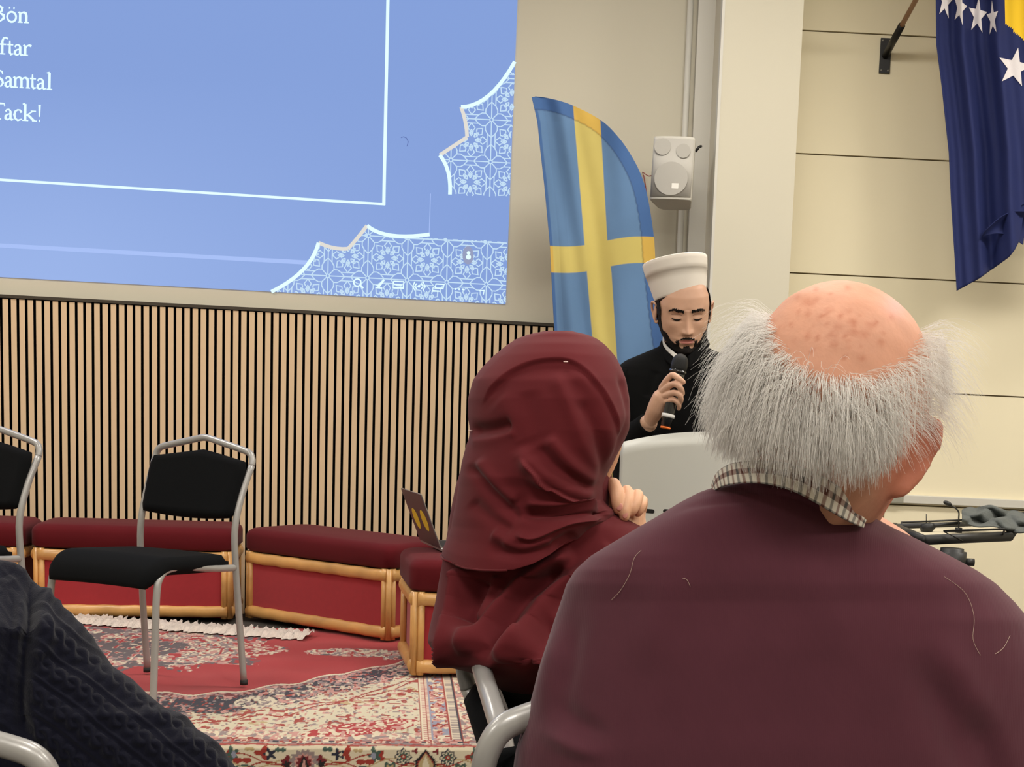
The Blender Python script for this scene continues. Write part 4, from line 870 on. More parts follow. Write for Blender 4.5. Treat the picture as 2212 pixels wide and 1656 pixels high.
# ================================================================== people: shared pieces
M_skin = mat('skin', rgb(205, 155, 128), .5, noise=(60, .05), sss=.12, bump=('noise', 300, .12, .001))
M_skin_w = mat('warm_skin', rgb(222, 172, 138), .5, noise=(60, .04), sss=.12, bump=('noise', 300, .12, .001))
M_lip = mat('lips', rgb(178, 112, 102), .45, sss=.1)
def I(z, tab):
    a = np.array(tab, float); a = a[a[:, 0].argsort()]; return np.interp(z, a[:, 0], a[:, 1])
def smooth1(a, k=3):
    for _ in range(k): b = a.copy(); b[1:-1] = (a[:-2] + 2 * a[1:-1] + a[2:]) / 4; a = b
    return a
def head_geo(nz=150, nt=192, jaw=1.0):
    """local head: z up (eyes at 0, chin -.115, crown .118), y forward, x to the head's left"""
    z = .118 * np.cos(np.linspace(.02, PI - .02, nz)); z = np.where(z < 0, z * 1.0, z)
    xw = I(z, [(.118, .004), (.112, .030), (.10, .047), (.08, .062), (.055, .072), (.03, .0755), (.0, .0755), (-.02, .0735), (-.04, .070), (-.06, .0635 * jaw), (-.08, .053 * jaw), (-.095, .041 * jaw), (-.105, .030), (-.113, .016), (-.118, .003)])
    yf = I(z, [(.118, .0), (.112, .030), (.10, .050), (.08, .070), (.055, .083), (.03, .089), (.01, .087), (-.01, .085), (-.03, .086), (-.05, .087), (-.07, .088), (-.085, .085), (-.10, .083), (-.110, .070), (-.118, .045)])
    yb = I(z, [(.118, .0), (.112, .045), (.10, .064), (.08, .086), (.055, .098), (.03, .103), (0, .102), (-.03, .092), (-.05, .078), (-.07, .060), (-.09, .035), (-.105, .0), (-.118, -.035)])
    xw, yf, yb = smooth1(xw, 4), smooth1(yf, 4), smooth1(yb, 4)
    th = np.linspace(0, 2 * PI, nt, endpoint=False); c, s = np.cos(th), np.sin(th)
    V = np.zeros((nz, nt, 3))
    for i in range(nz):
        e = 2.15; cx = np.sign(c) * np.abs(c) ** (2 / e); sy = np.sign(s) * np.abs(s) ** (2 / e)
        V[i, :, 0] = cx * xw[i]; V[i, :, 1] = np.where(s > 0, sy * yf[i], sy * yb[i]); V[i, :, 2] = z[i]
    V = V.reshape(-1, 3); x, zz = V[:, 0], V[:, 2]; fr_ = np.clip(V[:, 1] / .05, 0, 1)
    G = lambda cx, cz, wx, wz: np.exp(-((x - cx) / wx) ** 2 - ((zz - cz) / wz) ** 2)
    d = np.zeros(len(V)); ax_ = np.abs(x)
    GS = lambda cx, cz, wx, wz: np.exp(-((ax_ - cx) / wx) ** 2 - ((zz - cz) / wz) ** 2)
    t = np.clip((.020 - zz) / .062, 0, 1); ridge = np.where((zz < .022) & (zz > -.060), 1, 0) * (.003 + .019 * t ** 1.2) * np.exp(-(x / (.0065 + .0045 * t)) ** 2) * np.clip((zz + .053) / .010, 0, 1) ** .7
    d += ridge + .006 * GS(.0125, -.041, .0055, .0065) + .0025 * G(0, -.038, .010, .008)
    d -= .0105 * GS(.030, .004, .015, .011); d += .0075 * GS(.0305, .001, .0125, .0085); d -= .0022 * GS(.030, -.010, .014, .0022)
    d += .0042 * GS(.028, .021, .020, .007); d += .0035 * GS(.043, -.022, .016, .014); d -= .004 * GS(.047, -.055, .012, .018)
    d += .0045 * np.exp(-(x / .022) ** 2 - ((zz + .0625) / .0042) ** 2) - .0045 * np.exp(-(x / .025) ** 2 - ((zz + .0672) / .0016) ** 2) + .0060 * np.exp(-(x / .019) ** 2 - ((zz + .0725) / .0048) ** 2)
    d -= .0035 * G(0, -.0835, .018, .005); d += .005 * G(0, -.102, .017, .012); d -= .0015 * G(0, -.055, .003, .005)
    V[:, 1] += d * fr_
    Fc = grid_faces(nz, nt, True); n_ = nt
    Fc = [tuple(reversed(f)) for f in Fc]
    Fc.append(tuple(range(nt))); k = (nz - 1) * nt; Fc.append(tuple(k + j for j in range(nt - 1, -1, -1)))
    return V, Fc, nz, nt
def orient(V, Fc):
    """make the normals point outwards (closed shell)"""
    V = np.asarray(V); c = V.mean(0); N = vnormals(V, Fc)
    if ((V - c) * N).sum() < 0: Fc = [tuple(reversed(f)) for f in Fc]
    return V, Fc
def ear_mb(mb, c, sx, R, o, s=1.0):
    """ear built from a rim, a bowl and a lobe; sx = side (+1 or -1)"""
    P = [(0, .008, .016), (.010, .010, .029), (.016, .000, .034), (.018, -.014, .029), (.017, -.020, .012), (.013, -.016, -.006), (.009, -.008, -.020), (.004, -.002, -.027), (.001, .003, -.022)]
    pts = [R @ (Vector((sx * p[0], p[1], p[2])) * s) + o + R @ Vector(c) for p in P]
    V, Fc = capsule([tuple(p) for p in pts], [r * s for r in (.003, .0035, .004, .0042, .004, .004, .005, .0055, .003)], 10, 4); mb.add(V, Fc)
    v, f = ellipsoid((0, 0, 0), (.005 * s, .013 * s, .024 * s), None); mb.add([R @ (Vector(q) + Vector((sx * .008 * s, -.004 * s, .002 * s))) + o + R @ Vector(c) for q in v], f)
def shell_patch(V, Fc, mask, off, N, noise_amp=0.0):
    """faces whose vertices are in mask, pushed out along the normals, as closed thin piece"""
    idx = np.full(len(V), -1); fs = [f for f in Fc if len(f) == 4 and all(mask[i] for i in f)]; used = sorted({i for f in fs for i in f}); idx[used] = np.arange(len(used))
    P = V[used] + N[used] * (off[used] if hasattr(off, '__len__') else off)[..., None] if hasattr(off, '__len__') else V[used] + N[used] * off
    return P, [tuple(int(idx[i]) for i in f) for f in fs]
def strands(roots, dirs, lens, seg, rad, grav, wig, collide=None, seedn=3, side=None, taper=.35):
    """hair strands as thin three-sided tubes -> verts, faces (vectorised)"""
    r_ = np.random.default_rng(seedn); n = len(roots); P = [roots.copy()]; d = dirs / np.linalg.norm(dirs, axis=1)[:, None]; step = (lens / seg)[:, None]
    w = r_.normal(0, 1, (n, 3)) * wig
    for k in range(seg):
        d = d + grav * np.array([0, 0, -1.0]) + w * (1 if k % 2 else -.6) + r_.normal(0, wig * .5, (n, 3))
        if side is not None: d = d + side
        d /= np.linalg.norm(d, axis=1)[:, None]; p = P[-1] + d * step
        if collide is not None: p = collide(p)
        P.append(p)
    P = np.stack(P, 1); T = np.gradient(P, axis=1); T /= (np.linalg.norm(T, axis=2)[..., None] + 1e-9)
    A = np.cross(T, np.array([.3, .2, .93])); A /= (np.linalg.norm(A, axis=2)[..., None] + 1e-9); B = np.cross(T, A)
    rr = (rad if hasattr(rad, '__len__') else np.full(n, rad))[:, None] * np.linspace(1, taper, seg + 1)[None, :]
    out = np.stack([P + rr[..., None] * (math.cos(a) * A + math.sin(a) * B) for a in (0, 2.094, 4.189)], 2)  # n, seg+1, 3, 3
    V = out.reshape(-1, 3); base = (np.arange(n) * (seg + 1) * 3)[:, None, None]; k = (np.arange(seg) * 3)[None, :, None]; j = np.arange(3)[None, None, :]; j2 = (j + 1) % 3
    Fq = np.stack([base + k + j, base + k + j2, base + k + 3 + j2, base + k + 3 + j], -1).reshape(-1, 4)
    return V, Fq
def fast_obj(name, V, Fq, m, parent, smooth=True):
    me = bpy.data.meshes.new(name); V = V - np.array(ORG.get(parent.name, (0, 0, 0))); nf = len(Fq)
    me.vertices.add(len(V)); me.vertices.foreach_set('co', V.ravel()); me.loops.add(nf * 4); me.loops.foreach_set('vertex_index', Fq.ravel().astype(np.int32))
    me.polygons.add(nf); me.polygons.foreach_set('loop_start', (np.arange(nf) * 4).astype(np.int32)); me.materials.append(m); me.update(calc_edges=True); me.validate()
    if smooth: me.polygons.foreach_set('use_smooth', np.ones(len(me.polygons), dtype=bool))
    return link(name, me, parent)
def limb(mb, pts, r): V, Fc = capsule(pts, r, 16, 4); mb.add(V, Fc)
# ================================================================== old man in front
YM = 1.17
man = thing('person', 'old man with a bald crown and white hair, seen from behind, in a maroon sweater', 'person', (.08, 1.17, 0))
# skull placed from the picture: crown at y 600, middle x about 1828
hc = at(1815, 856, YM)
Rm = (Matrix.Rotation(math.radians(-32), 3, 'Z') @ Matrix.Rotation(math.radians(4), 3, 'Y') @ Matrix.Rotation(math.radians(-18), 3, 'X'))
V, Fc, nz, nt = head_geo(110, 128); S_ = .93
V = V * np.array([1.04, 1.02, .96]) * S_
def toW(P, R, o): return np.asarray(P) @ np.array(R).T + np.array(o)
hcen = hc + Vector((0, 0, 0))
_k = np.clip((-.040 - V[:, 2]) / .05, 0, 1); V[:, 1] = np.where(V[:, 1] < .0, V[:, 1] * (1 - .95 * _k), V[:, 1])
HV = toW(V - np.array([0, 0, .012]), Rm, hcen)
HV, HF = orient(HV, Fc)
mb = MB(); mb.add(HV, HF)
# neck and upper body inside the clothes, one surface
nk0 = hcen + Vector((-.012, .022, -.055)); nk1 = at(1722, 1100, YM + .055)
limb(mb, [nk0, (nk0 + nk1) / 2 + Vector((0, -.006, 0)), nk1, nk1 + Vector((-.005, .02, -.08))], [.056, .052, .052, .072])
sh = at(1700, 1300, YM + .08)
v, f = ellipsoid(sh, (.15, .075, .10)); mb.add(v, f); limb(mb, [sh, sh + Vector((0, 0, -.25)), sh + Vector((0, .03, -.46))], [.105, .10, .115])
# ear on the right, placed along its tilted line in the picture
ep = [(2020, 912, .006, .0), (2031, 925, .0045, .0), (2026, 960, .0042, .0), (2008, 990, .0042, .002), (1995, 1015, .0045, .0), (1970, 1042, .0055, -.001), (1945, 1060, .0070, -.002), (1925, 1058, .0065, .0), (1916, 1042, .005, .004)]
V2, F2 = capsule([tuple(at(a, b, YM - .022 + e)) for a, b, c, e in ep], [c for a, b, c, e in ep], 12, 4); mb.add(V2, F2)
cc = [(2005, 925, .004), (1990, 955, .008), (1968, 990, .010), (1945, 1025, .010), (1935, 1045, .008)]
V2, F2 = capsule([tuple(at(a, b, YM - .016)) for a, b, c in cc], [c for a, b, c in cc], 12, 4); mb.add(V2, F2)
cc = [(1975, 915, .010), (1955, 950, .013), (1930, 990, .013), (1915, 1020, .010)]
V2, F2 = capsule([tuple(at(a, b, YM + .008)) for a, b, c in cc], [c for a, b, c in cc], 12, 4); mb.add(V2, F2)
# jaw and cheek visible under the ear
cc = [(1905, 1000, .022), (1895, 1050, .020), (1888, 1085, .014), (1878, 1112, .012)]
V2, F2 = capsule([tuple(at(a, b, YM + .045)) for a, b, c in cc], [c for a, b, c in cc], 14, 4); mb.add(V2, F2)
# hands resting in the lap, out of sight behind his back
for s_ in (-1, 1):
    elb = sh + Vector((s_ * .19, .06, -.28)); wr = sh + Vector((s_ * .08, .30, -.34)); limb(mb, [sh + Vector((s_ * .13, 0, .0)), elb, wr], [.045, .038, .028])
    v, f = ellipsoid(wr + Vector((-s_ * .03, .05, -.005)), (.038, .045, .018)); mb.add(v, f)
    for k in range(4): b_ = wr + Vector((-s_ * (.055 - .018 * (3 - k) * -.6), .085 - .006 * abs(k - 1), -.004)); limb(mb, [b_ + Vector((0, -.02, 0)), b_ + Vector((-s_ * .008, .02, -.004)), b_ + Vector((-s_ * .012, .034, -.022))], [.0085, .008, .007])
    limb(mb, [wr + Vector((-s_ * .01, .03, .005)), wr + Vector((-s_ * .035, .06, .022)), wr + Vector((-s_ * .05, .075, .02))], [.010, .009, .008])
BV, BF = remeshed(mb, .0036, 8)
# scalp spots: irregular brown and pink marks in the skin itself
M_scalp = mat('aged_skin', rgb(224, 160, 130), .58, sss=.08, spec=.3, bump=('noise', 160, .25, .0015)); nt_ = M_scalp.node_tree; bsd = nt_.nodes['Principled BSDF']
an_ = nt_.nodes.new('ShaderNodeAttribute'); an_.attribute_name = 'Col'; nt_.links.new(an_.outputs['Color'], bsd.inputs['Base Color'])
px_, py_ = proj_np(BV); base = np.tile(np.array(rgb(208, 152, 126)[:3]), (len(BV), 1)); r2_ = np.random.default_rng(12)
q = BV * 90; mot = fbm(q[:, 0] + q[:, 2] * .6, q[:, 1] + q[:, 2] * .9, 9)[:, None]; base = base * (1.06 - .16 * mot)
loc_dir = [(1770 + r2_.normal(0, 75), 700 + r2_.normal(0, 45), r2_.uniform(3, 7)) for _ in range(60)] + [(1868, 722, 9), (1880, 703, 7), (1845, 716, 6), (1752, 655, 7), (1890, 700, 6), (1742, 652, 9), (1810, 706, 9)]
front_ = BV[:, 1] < YM + .02
for x0, y0, rr in loc_dir:
    d_ = np.hypot((px_ - x0) * (.8 + .4 * r2_.random()), py_ - y0); w_ = np.exp(-(d_ / rr) ** 2) * front_ * r2_.uniform(.35, .7); base = base * (1 - w_[:, None]) + np.array(rgb(176, 104, 76)[:3]) * w_[:, None]
w_ = np.exp(-(np.hypot(px_ - 1938, py_ - 655) / 26) ** 2)[:, None] * .5; base = base * (1 - w_) + np.array(rgb(232, 160, 158)[:3]) * w_
w_ = (np.clip((px_ - 1880) / 50, 0, 1) * np.clip((py_ - 890) / 30, 0, 1) * (BV[:, 2] > 1.09))[:, None] * .42; base = base * (1 - w_) + np.array(rgb(196, 84, 62)[:3]) * w_
obj('body', BV, BF, M_scalp, man, True, col=base)
# ---- hair: long wispy strands round the bald crown
M_hair = mat('white_hair', (.97, .95, .92, 1), .4, spec=.9)
_nt = M_hair.node_tree; _tr = _nt.nodes.new('ShaderNodeBsdfTranslucent'); _tr.inputs[0].default_value = (1, .98, .95, 1); _mx = _nt.nodes.new('ShaderNodeMixShader'); _mx.inputs[0].default_value = .5
_out = [n for n in _nt.nodes if n.type == 'OUTPUT_MATERIAL'][0]; _nt.links.new(_nt.nodes['Principled BSDF'].outputs[0], _mx.inputs[1]); _nt.links.new(_tr.outputs[0], _mx.inputs[2]); _nt.links.new(_mx.outputs[0], _out.inputs[0])
r3 = np.random.default_rng(5); Hn = vnormals(HV, HF); hv = np.array(HV); loc = (hv - np.array(hcen)) @ np.array(Rm)   # local
pxh, pyh = proj_np(hv)
bald = np.hypot((pxh - (1832 + (pyh - 690) * .05)) / 160, (pyh - 672) / 130)    # the bare patch seen from behind
facing_cam = (Hn * (np.array(EYE) - hv)).sum(1) > 0
bald_all = np.where(facing_cam | (hv[:, 1] < YM + .02), bald, 0.5)
ok = (loc[:, 2] > -.062) & (loc[:, 1] < .035) & (bald_all > 1.0 + 0 * pxh)
earz = np.hypot(pxh - 1985, pyh - 985) < 40
idx = np.where(ok & ~earz)[0]
# weight by area through random face picking
fq = np.array([f for f in HF if len(f) == 4]); okf = ok[fq].all(1); fq = fq[okf]; a_ = np.linalg.norm(np.cross(hv[fq[:, 1]] - hv[fq[:, 0]], hv[fq[:, 3]] - hv[fq[:, 0]]), axis=1)
NS = 8500; dens = a_ * np.clip((bald_all[fq[:, 0]] - .98) * 6, .12, 1); pick = r3.choice(len(fq), NS, p=dens / dens.sum()); u_, v_ = r3.random((NS, 1)), r3.random((NS, 1)); q4 = fq[pick]
root = (hv[q4[:, 0]] * (1 - u_) + hv[q4[:, 1]] * u_) * (1 - v_) + (hv[q4[:, 3]] * (1 - u_) + hv[q4[:, 2]] * u_) * v_; nrm = Hn[q4[:, 0]]
C0 = np.array(hcen) + np.array(Rm) @ np.array([0, -.012, .018]); away = root - C0; away[:, 2] *= .2; away /= np.linalg.norm(away, axis=1)[:, None]
rpx, rpy = proj_np(root); left = np.clip((1700 - rpx) / 90, 0, 1)[:, None]
rgt = np.clip((rpx - 1900) / 90, 0, 1)[:, None]
d0 = nrm * (.22 + .42 * left) + away * .25 + np.array([0, 0, -.75]) + r3.normal(0, .16, root.shape); d0 += left * np.array([-.22, -.05, .12])
# gather the strands into loose locks
cl_ = r3.normal(0, 1, (260, 3)); key = (np.floor(rpx / 17) * 31 + np.floor(rpy / 34) * 7).astype(int) % 260; d0 += cl_[key] * .11
zroot = np.clip((np.array(hcen)[2] + .09 - root[:, 2]) / .19, 0, 1)
ln = (.030 + .062 * (1 - zroot)) * r3.uniform(.65, 1.15, NS); lim = np.interp(rpx, [1560, 1640, 1800, 1880, 1950, 2010, 2100], [985, 1000, 1045, 1045, 985, 915, 880]); ln = np.minimum(ln, np.clip((lim - rpy) / 2520, .012, .2) * r3.uniform(.62, 1.16, NS))
Ri = np.array(Rm).T; ax3 = np.array([.0790, .097, .112]) * 1.0
def collide(p):
    l = (p - C0) @ np.array(Rm); k = np.sqrt(((l / (ax3 + .003)) ** 2).sum(1)); m_ = (k < 1) & (l[:, 2] > -.10); l[m_] /= k[m_][:, None]; return l @ Ri + C0
SV, SF = strands(root - nrm * .001, d0, ln, 8, r3.uniform(.00014, .00030, NS), .26, .045, collide, 8)
_P = SV.reshape(NS, 9, 3, 3)[:, :, 0]; _qx, _qy = proj_np(_P.reshape(-1, 3)); _qx = _qx.reshape(NS, 9); _qy = _qy.reshape(NS, 9)
_lm = np.interp(_qx, [1500, 1560, 1640, 1760, 1880, 1935, 1990, 2040, 2070], [960, 1000, 1030, 1075, 1065, 1000, 925, 880, 850]) + r3.normal(0, 16, NS)[:, None]
keep = ~((_qy > _lm).any(1)); kf = np.repeat(keep, 8 * 3); SF = SF[kf]
# fly-away wisps on the left, the top rim and the right
nw = 1300; pick = r3.choice(np.where(ok & (bald_all < 2.1) & facing_cam)[0], nw); root2 = hv[pick]; n2_ = Hn[pick]; rp, _ = proj_np(root2); lf = np.clip((1760 - rp) / 120, -1, 1)[:, None]
SV2, SF2 = strands(root2, n2_ + np.concatenate([-lf * .9, np.full((nw, 1), -.1), r3.uniform(.0, .7, (nw, 1))], 1) + r3.normal(0, .25, (nw, 3)), r3.uniform(.02, .058, nw), 7, np.full(nw, .00016), .22, .10, collide, 9)
allV = np.concatenate([SV, SV2]); allF = np.concatenate([SF, SF2 + len(SV)])
fast_obj('hair', allV, allF, M_hair, man)
# ---- maroon sweater
rows = [(1040, 1625, 1690, YM + .045, .050), (1048, 1555, 1770, YM + .045, .070), (1062, 1512, 1810, YM + .045, .080), (1085, 1468, 1842, YM + .045, .084), (1110, 1428, 1874, YM + .045, .087), (1140, 1376, 1930, YM + .046, .090), (1170, 1326, 1994, YM + .048, .094), (1200, 1276, 2052, YM + .05, .098),
        (1230, 1243, 2108, YM + .052, .102), (1260, 1224, 2152, YM + .055, .106), (1300, 1211, 2192, YM + .06, .110), (1340, 1197, 2226, YM + .06, .112), (1400, 1178, 2252, YM + .06, .115), (1440, 1165, 2268, YM + .06, .116), (1500, 1150, 2284, YM + .06, .117), (1560, 1133, 2296, YM + .06, .118), (1620, 1114, 2306, YM + .06, .120), (1660, 1108, 2310, YM + .06, .12), (1760, 1112, 2316, YM + .06, .12), (2100, 1190, 2240, YM + .07, .12), (2300, 1215, 2220, YM + .08, .125)]
V, Fc = pixloft(rows, np.concatenate([np.linspace(1041, 1300, 90), np.linspace(1304, 1700, 90), np.linspace(1720, 2300, 20)]), 260, 2.25)
V = sculpt(V, Fc, [
    ([(1440, 1100), (1490, 1072), (1560, 1058), (1640, 1056), (1720, 1072), (1800, 1110), (1850, 1140)], .0045, 20, 'stepL'),
    ([(1420, 1120), (1500, 1090), (1600, 1082), (1700, 1092)], -.0022, 9, 'ridge'),
    ([(1960, 1380), (2020, 1480), (2070, 1580), (2110, 1680), (2130, 1760)], -.011, 44, 'ridge'), ([(2080, 1500), (2130, 1600), (2160, 1700), (2170, 1780)], -.007, 26, 'ridge'), ([(2000, 1360), (2080, 1480), (2150, 1620)], .005, 40, 'ridge'),
    ([(1262, 1260), (1235, 1380), (1215, 1500), (1200, 1600)], -.005, 26, 'ridge'), ([(1215, 1330), (1190, 1450), (1160, 1560)], .006, 24, 'ridge'),
    ([(1180, 1500), (1250, 1560), (1330, 1600)], -.004, 22, 'ridge'), ([(1150, 1560), (1230, 1610), (1330, 1640)], .004, 18, 'ridge'),
    ([(1700, 1200), (1780, 1300), (1800, 1450)], .004, 60, 'ridge'), ([(1480, 1210), (1420, 1330), (1400, 1460)], .004, 50, 'ridge')], .42)
M_swt = mat('maroon_fine_knit', rgb(83, 43, 54), .9, sheen=.12, spec=.15, noise=(30, .05), bump=('X', 190, .15, .0006))
obj('sweater', V, Fc, M_swt, man, True)
_sx, _sy = proj_np(V); _nearv = V[:, 1] < YM + .06
M_lint = mat('pale_stray_hair', rgb(190, 168, 150), .5)
for pts_ in ([(1385, 1188), (1370, 1205), (1360, 1240), (1340, 1275), (1320, 1296)], [(1474, 1248), (1484, 1252), (1491, 1266)], [(2040, 1245), (2085, 1280), (2104, 1330), (2102, 1380), (2118, 1415)], [(2150, 1412), (2168, 1398), (2182, 1372)]):
    P3 = []
    for a_, b_ in pts_:
        i = np.argmin(np.where(_nearv, (_sx - a_) ** 2 + (_sy - b_) ** 2, 1e9)); P3.append(tuple(at(a_, b_, float(V[i, 1]) - .0012)))
    g = MB(); g.tube(P3, .00016, 6, sub=6); g.build('stray_hair', M_lint, man, True)
# ---- checked shirt collar: a standing band folded round the neck
CT = [(1536, 1047), (1548, 1020), (1575, 1002), (1605, 996), (1660, 994), (1720, 1004), (1775, 1027), (1820, 1057), (1852, 1090), (1872, 1122)]
CB = [(1540, 1062), (1556, 1052), (1580, 1046), (1615, 1043), (1660, 1046), (1712, 1060), (1760, 1084), (1805, 1110), (1838, 1128), (1866, 1140)]
T_ = np.array(catmull([np.array(p, float) for p in CT], 24)); B_ = np.array(catmull([np.array(p, float) for p in CB], 24)); nT = len(T_); nv = 40; V = []; colr = []
wht = np.array(rgb(226, 220, 208)[:3]); brn = np.array(rgb(120, 74, 66)[:3]); gry = np.array(rgb(100, 98, 98)[:3])
for i in range(nT):
    s_ = i / (nT - 1); a = PI * (s_ * .78 + .03); dpt = YM + .030 - .100 * math.sin(a) ** .75 + .020 * s_
    for j in range(nv + 1):
        t = j / nv; x, y = T_[i] * (1 - t) + B_[i] * t; V.append(at(x, y, dpt - .010 * t - .002 * math.sin(t * PI)))
        L_ = s_ * 400; st = 1 if (L_ % 15.5) < 6.5 else 0; which = int(L_ // 15.5) % 2; hb = 1 if (.30 < t < .56 or t > .93 or (.0 < t < .05)) else 0; hc2 = brn if .30 < t < .56 else gry
        c = wht.copy()
        vc = (brn if which == 0 else gry)
        if st and hb: c = vc * .6
        elif st: c = c * .28 + vc * .72
        elif hb: c = c * .28 + hc2 * .72
        colr.append(c)
o = obj('shirt_collar', V, grid_faces(nT, nv + 1), mat('checked_flannel', (.5, .5, .5, 1), .9, attr='Col', bump=('noise', 900, .3, .0006)), man, True, col=np.array(colr)); o.modifiers.new('s', 'SOLIDIFY').thickness = .002
# trousers and shoes
M_trs = mat('dark_trousers', rgb(40, 38, 42), .9)
mb = MB(); hip = Vector((.085, 1.24, .52))
v, f = ellipsoid(hip, (.17, .13, .085)); mb.add(v, f)
for s_ in (-1, 1): limb(mb, [hip + Vector((s_ * .09, 0, 0)), hip + Vector((s_ * .10 + .18, .33, .0)), hip + Vector((s_ * .10 + .19, .34, -.40))], [.085, .062, .045])
TV, TF = remeshed(mb, .010, 6); obj('trousers', TV, TF, M_trs, man)
for s_ in (-1, 1): v, f = ellipsoid((hip.x + s_ * .10 + .19, hip.y + .38, .046), (.048, .13, .045)); obj('shoe', v, f, mat('dark_shoe_leather', rgb(30, 25, 22), .4), man)
_f = Vector((-math.sin(.5), math.cos(.5), 0)); _cl = at(1078, 1590, 1.21); _w = Vector((math.cos(.5), math.sin(.5), 0)); _bc = _cl + _w * .20
place('black chair with silver frame under the old man in maroon', (_bc.x, _bc.y, 0), (_f.x, _f.y), 1.125)
# ================================================================== woman in the dark red headscarf
YW = 1.72
wom = thing('person', 'woman in a dark red headscarf, seen from behind with one hand raised', 'person', (-.16, 1.75, 0))
mb = MB()
# head turned to the right, away from the camera
hcw = at(1198, 905, YW + .012); Rw = Matrix.Rotation(math.radians(-52), 3, 'Z') @ Matrix.Rotation(math.radians(8), 3, 'Y') @ Matrix.Rotation(math.radians(-10), 3, 'X')
V, Fc, _, _ = head_geo(90, 110, .95); V = toW(V * .86, Rw, hcw); V, Fc = orient(V, Fc); mb.add(V, Fc)
# cheek and jaw seen past the edge of the scarf
V2, F2 = capsule([tuple(at(a, b, YW + .012)) for a, b in ((1325, 925), (1322, 965), (1308, 1005), (1292, 1035))], [.012, .013, .013, .012], 14, 4); mb.add(V2, F2)
nw_ = at(1180, 1090, YW + .03); limb(mb, [hcw, nw_, nw_ + Vector((-.01, 0, -.08))], [.055, .055, .07])
shw = at(1190, 1270, YW + .04); v, f = ellipsoid(shw, (.115, .075, .08)); mb.add(v, f); limb(mb, [shw, shw + Vector((.05, .02, -.20)), shw + Vector((.11, .04, -.36))], [.085, .08, .08])
# raised right arm
elbw = shw + Vector((.19, .03, -.20)); wrw = at(1362, 1190, YW + .03); limb(mb, [shw + Vector((.12, .01, .01)), elbw], [.045, .036]); limb(mb, [elbw, wrw], [.034, .026])
limb(mb, [shw + Vector((-.05, .01, 0)), shw + Vector((.03, .07, -.22)), shw + Vector((.10, .22, -.34))], [.042, .036, .026])
WBV, WBF = remeshed(mb, .0045, 6)
# hand: palm and curled fingers, fine surface joined to the body mesh
hb = MB(); W_ = lambda a, b, e: tuple(at(a, b, YW + e))
V2, F2 = capsule([W_(1352, 1180, .035), W_(1355, 1140, .03), W_(1356, 1105, .034)], [.024, .025, .022], 18, 4); hb.add(V2, F2)
V2, F2 = capsule([W_(1376, 1150, .03), W_(1379, 1115, .03), W_(1380, 1090, .034)], [.0085, .0095, .008], 14, 4); hb.add(V2, F2)
V2, F2 = capsule([W_(1338, 1160, .03), W_(1330, 1125, .03), W_(1325, 1095, .036)], [.012, .0125, .011], 14, 4); hb.add(V2, F2)
for pts, rr in (
    ([(1332, 1100, .040), (1326, 1072, .030), (1324, 1046, .012), (1331, 1062, -.006), (1334, 1085, -.012), (1336, 1098, -.010)], [.0092, .0092, .0092, .0090, .0082, .0076]),
    ([(1352, 1104, .040), (1352, 1082, .028), (1354, 1060, .010), (1354, 1080, -.006), (1350, 1102, -.013), (1349, 1114, -.012)], [.0080, .0080, .0078, .0077, .0074, .0070]),
    ([(1370, 1104, .038), (1374, 1085, .026), (1377, 1068, .010), (1374, 1083, -.003), (1368, 1098, -.008), (1364, 1106, -.006)], [.0076, .0076, .0076, .0073, .0068, .0060]),
    ([(1382, 1110, .036), (1387, 1094, .028), (1388, 1080, .018), (1386, 1090, .006), (1382, 1101, .004), (1378, 1107, .006)], [.0070, .0070, .0068, .0064, .006, .0056]),
    ([(1330, 1150, .03), (1316, 1120, .022), (1314, 1090, .016), (1318, 1068, .012)], [.012, .0105, .0095, .008])):
    V2, F2 = capsule([W_(*p) for p in pts], rr, 14, 5); hb.add(V2, F2)
HWV, HWF = remeshed(hb, .0012, 2); n0 = len(WBV)
obj('body', np.concatenate([WBV, HWV]), list(WBF) + [tuple(n0 + i for i in f) for f in HWF], M_skin_w, wom, True)
M_nail = mat('pale_pink_nail', rgb(218, 152, 140), .25)
for a, b, e, w_, h_, rt in ((1338, 1094, -.0182, .0044, .0052, -.2), (1350, 1111, -.0188, .0036, .0050, .0)):
    v, f = ellipsoid(at(a, b, YW + e), (w_, .0014, h_), Matrix.Rotation(rt, 3, 'Y')); g = MB(); g.add(v, f); g.build('fingernail', M_nail, wom, True)
M_scf = mat('dark_red_crepe', rgb(93, 27, 33), .85, noise=(10, .04), bump=('noise', 1400, .2, .0004), sheen=.05, spec=.2)
# lower layer: cape over the shoulders
rows = [(960, 1040, 1290, YW + .05, .07), (1000, 1000, 1318, YW + .045, .09), (1050, 984, 1325, YW + .04, .10), (1100, 974, 1320, YW + .04, .105), (1140, 968, 1396, YW + .04, .11), (1170, 963, 1440, YW + .04, .11), (1205, 957, 1480, YW + .04, .112), (1250, 949, 1500, YW + .04, .115), (1300, 940, 1515, YW + .04, .130), (1350, 929, 1522, YW + .04, .155), (1385, 923, 1526, YW + .04, .19), (1400, 932, 1528, YW + .04, .20), (1420, 948, 1530, YW + .04, .21), (1440, 962, 1530, YW + .04, .215), (1450, 1010, 1530, YW + .04, .21), (1470, 1060, 1530, YW + .04, .18), (1500, 1092, 1530, YW + .04, .11), (1530, 1120, 1528, YW + .04, .105), (1560, 1140, 1520, YW + .04, .10)]
V, Fc = pixloft(rows, np.linspace(962, 1558, 240), 280, 2.3)
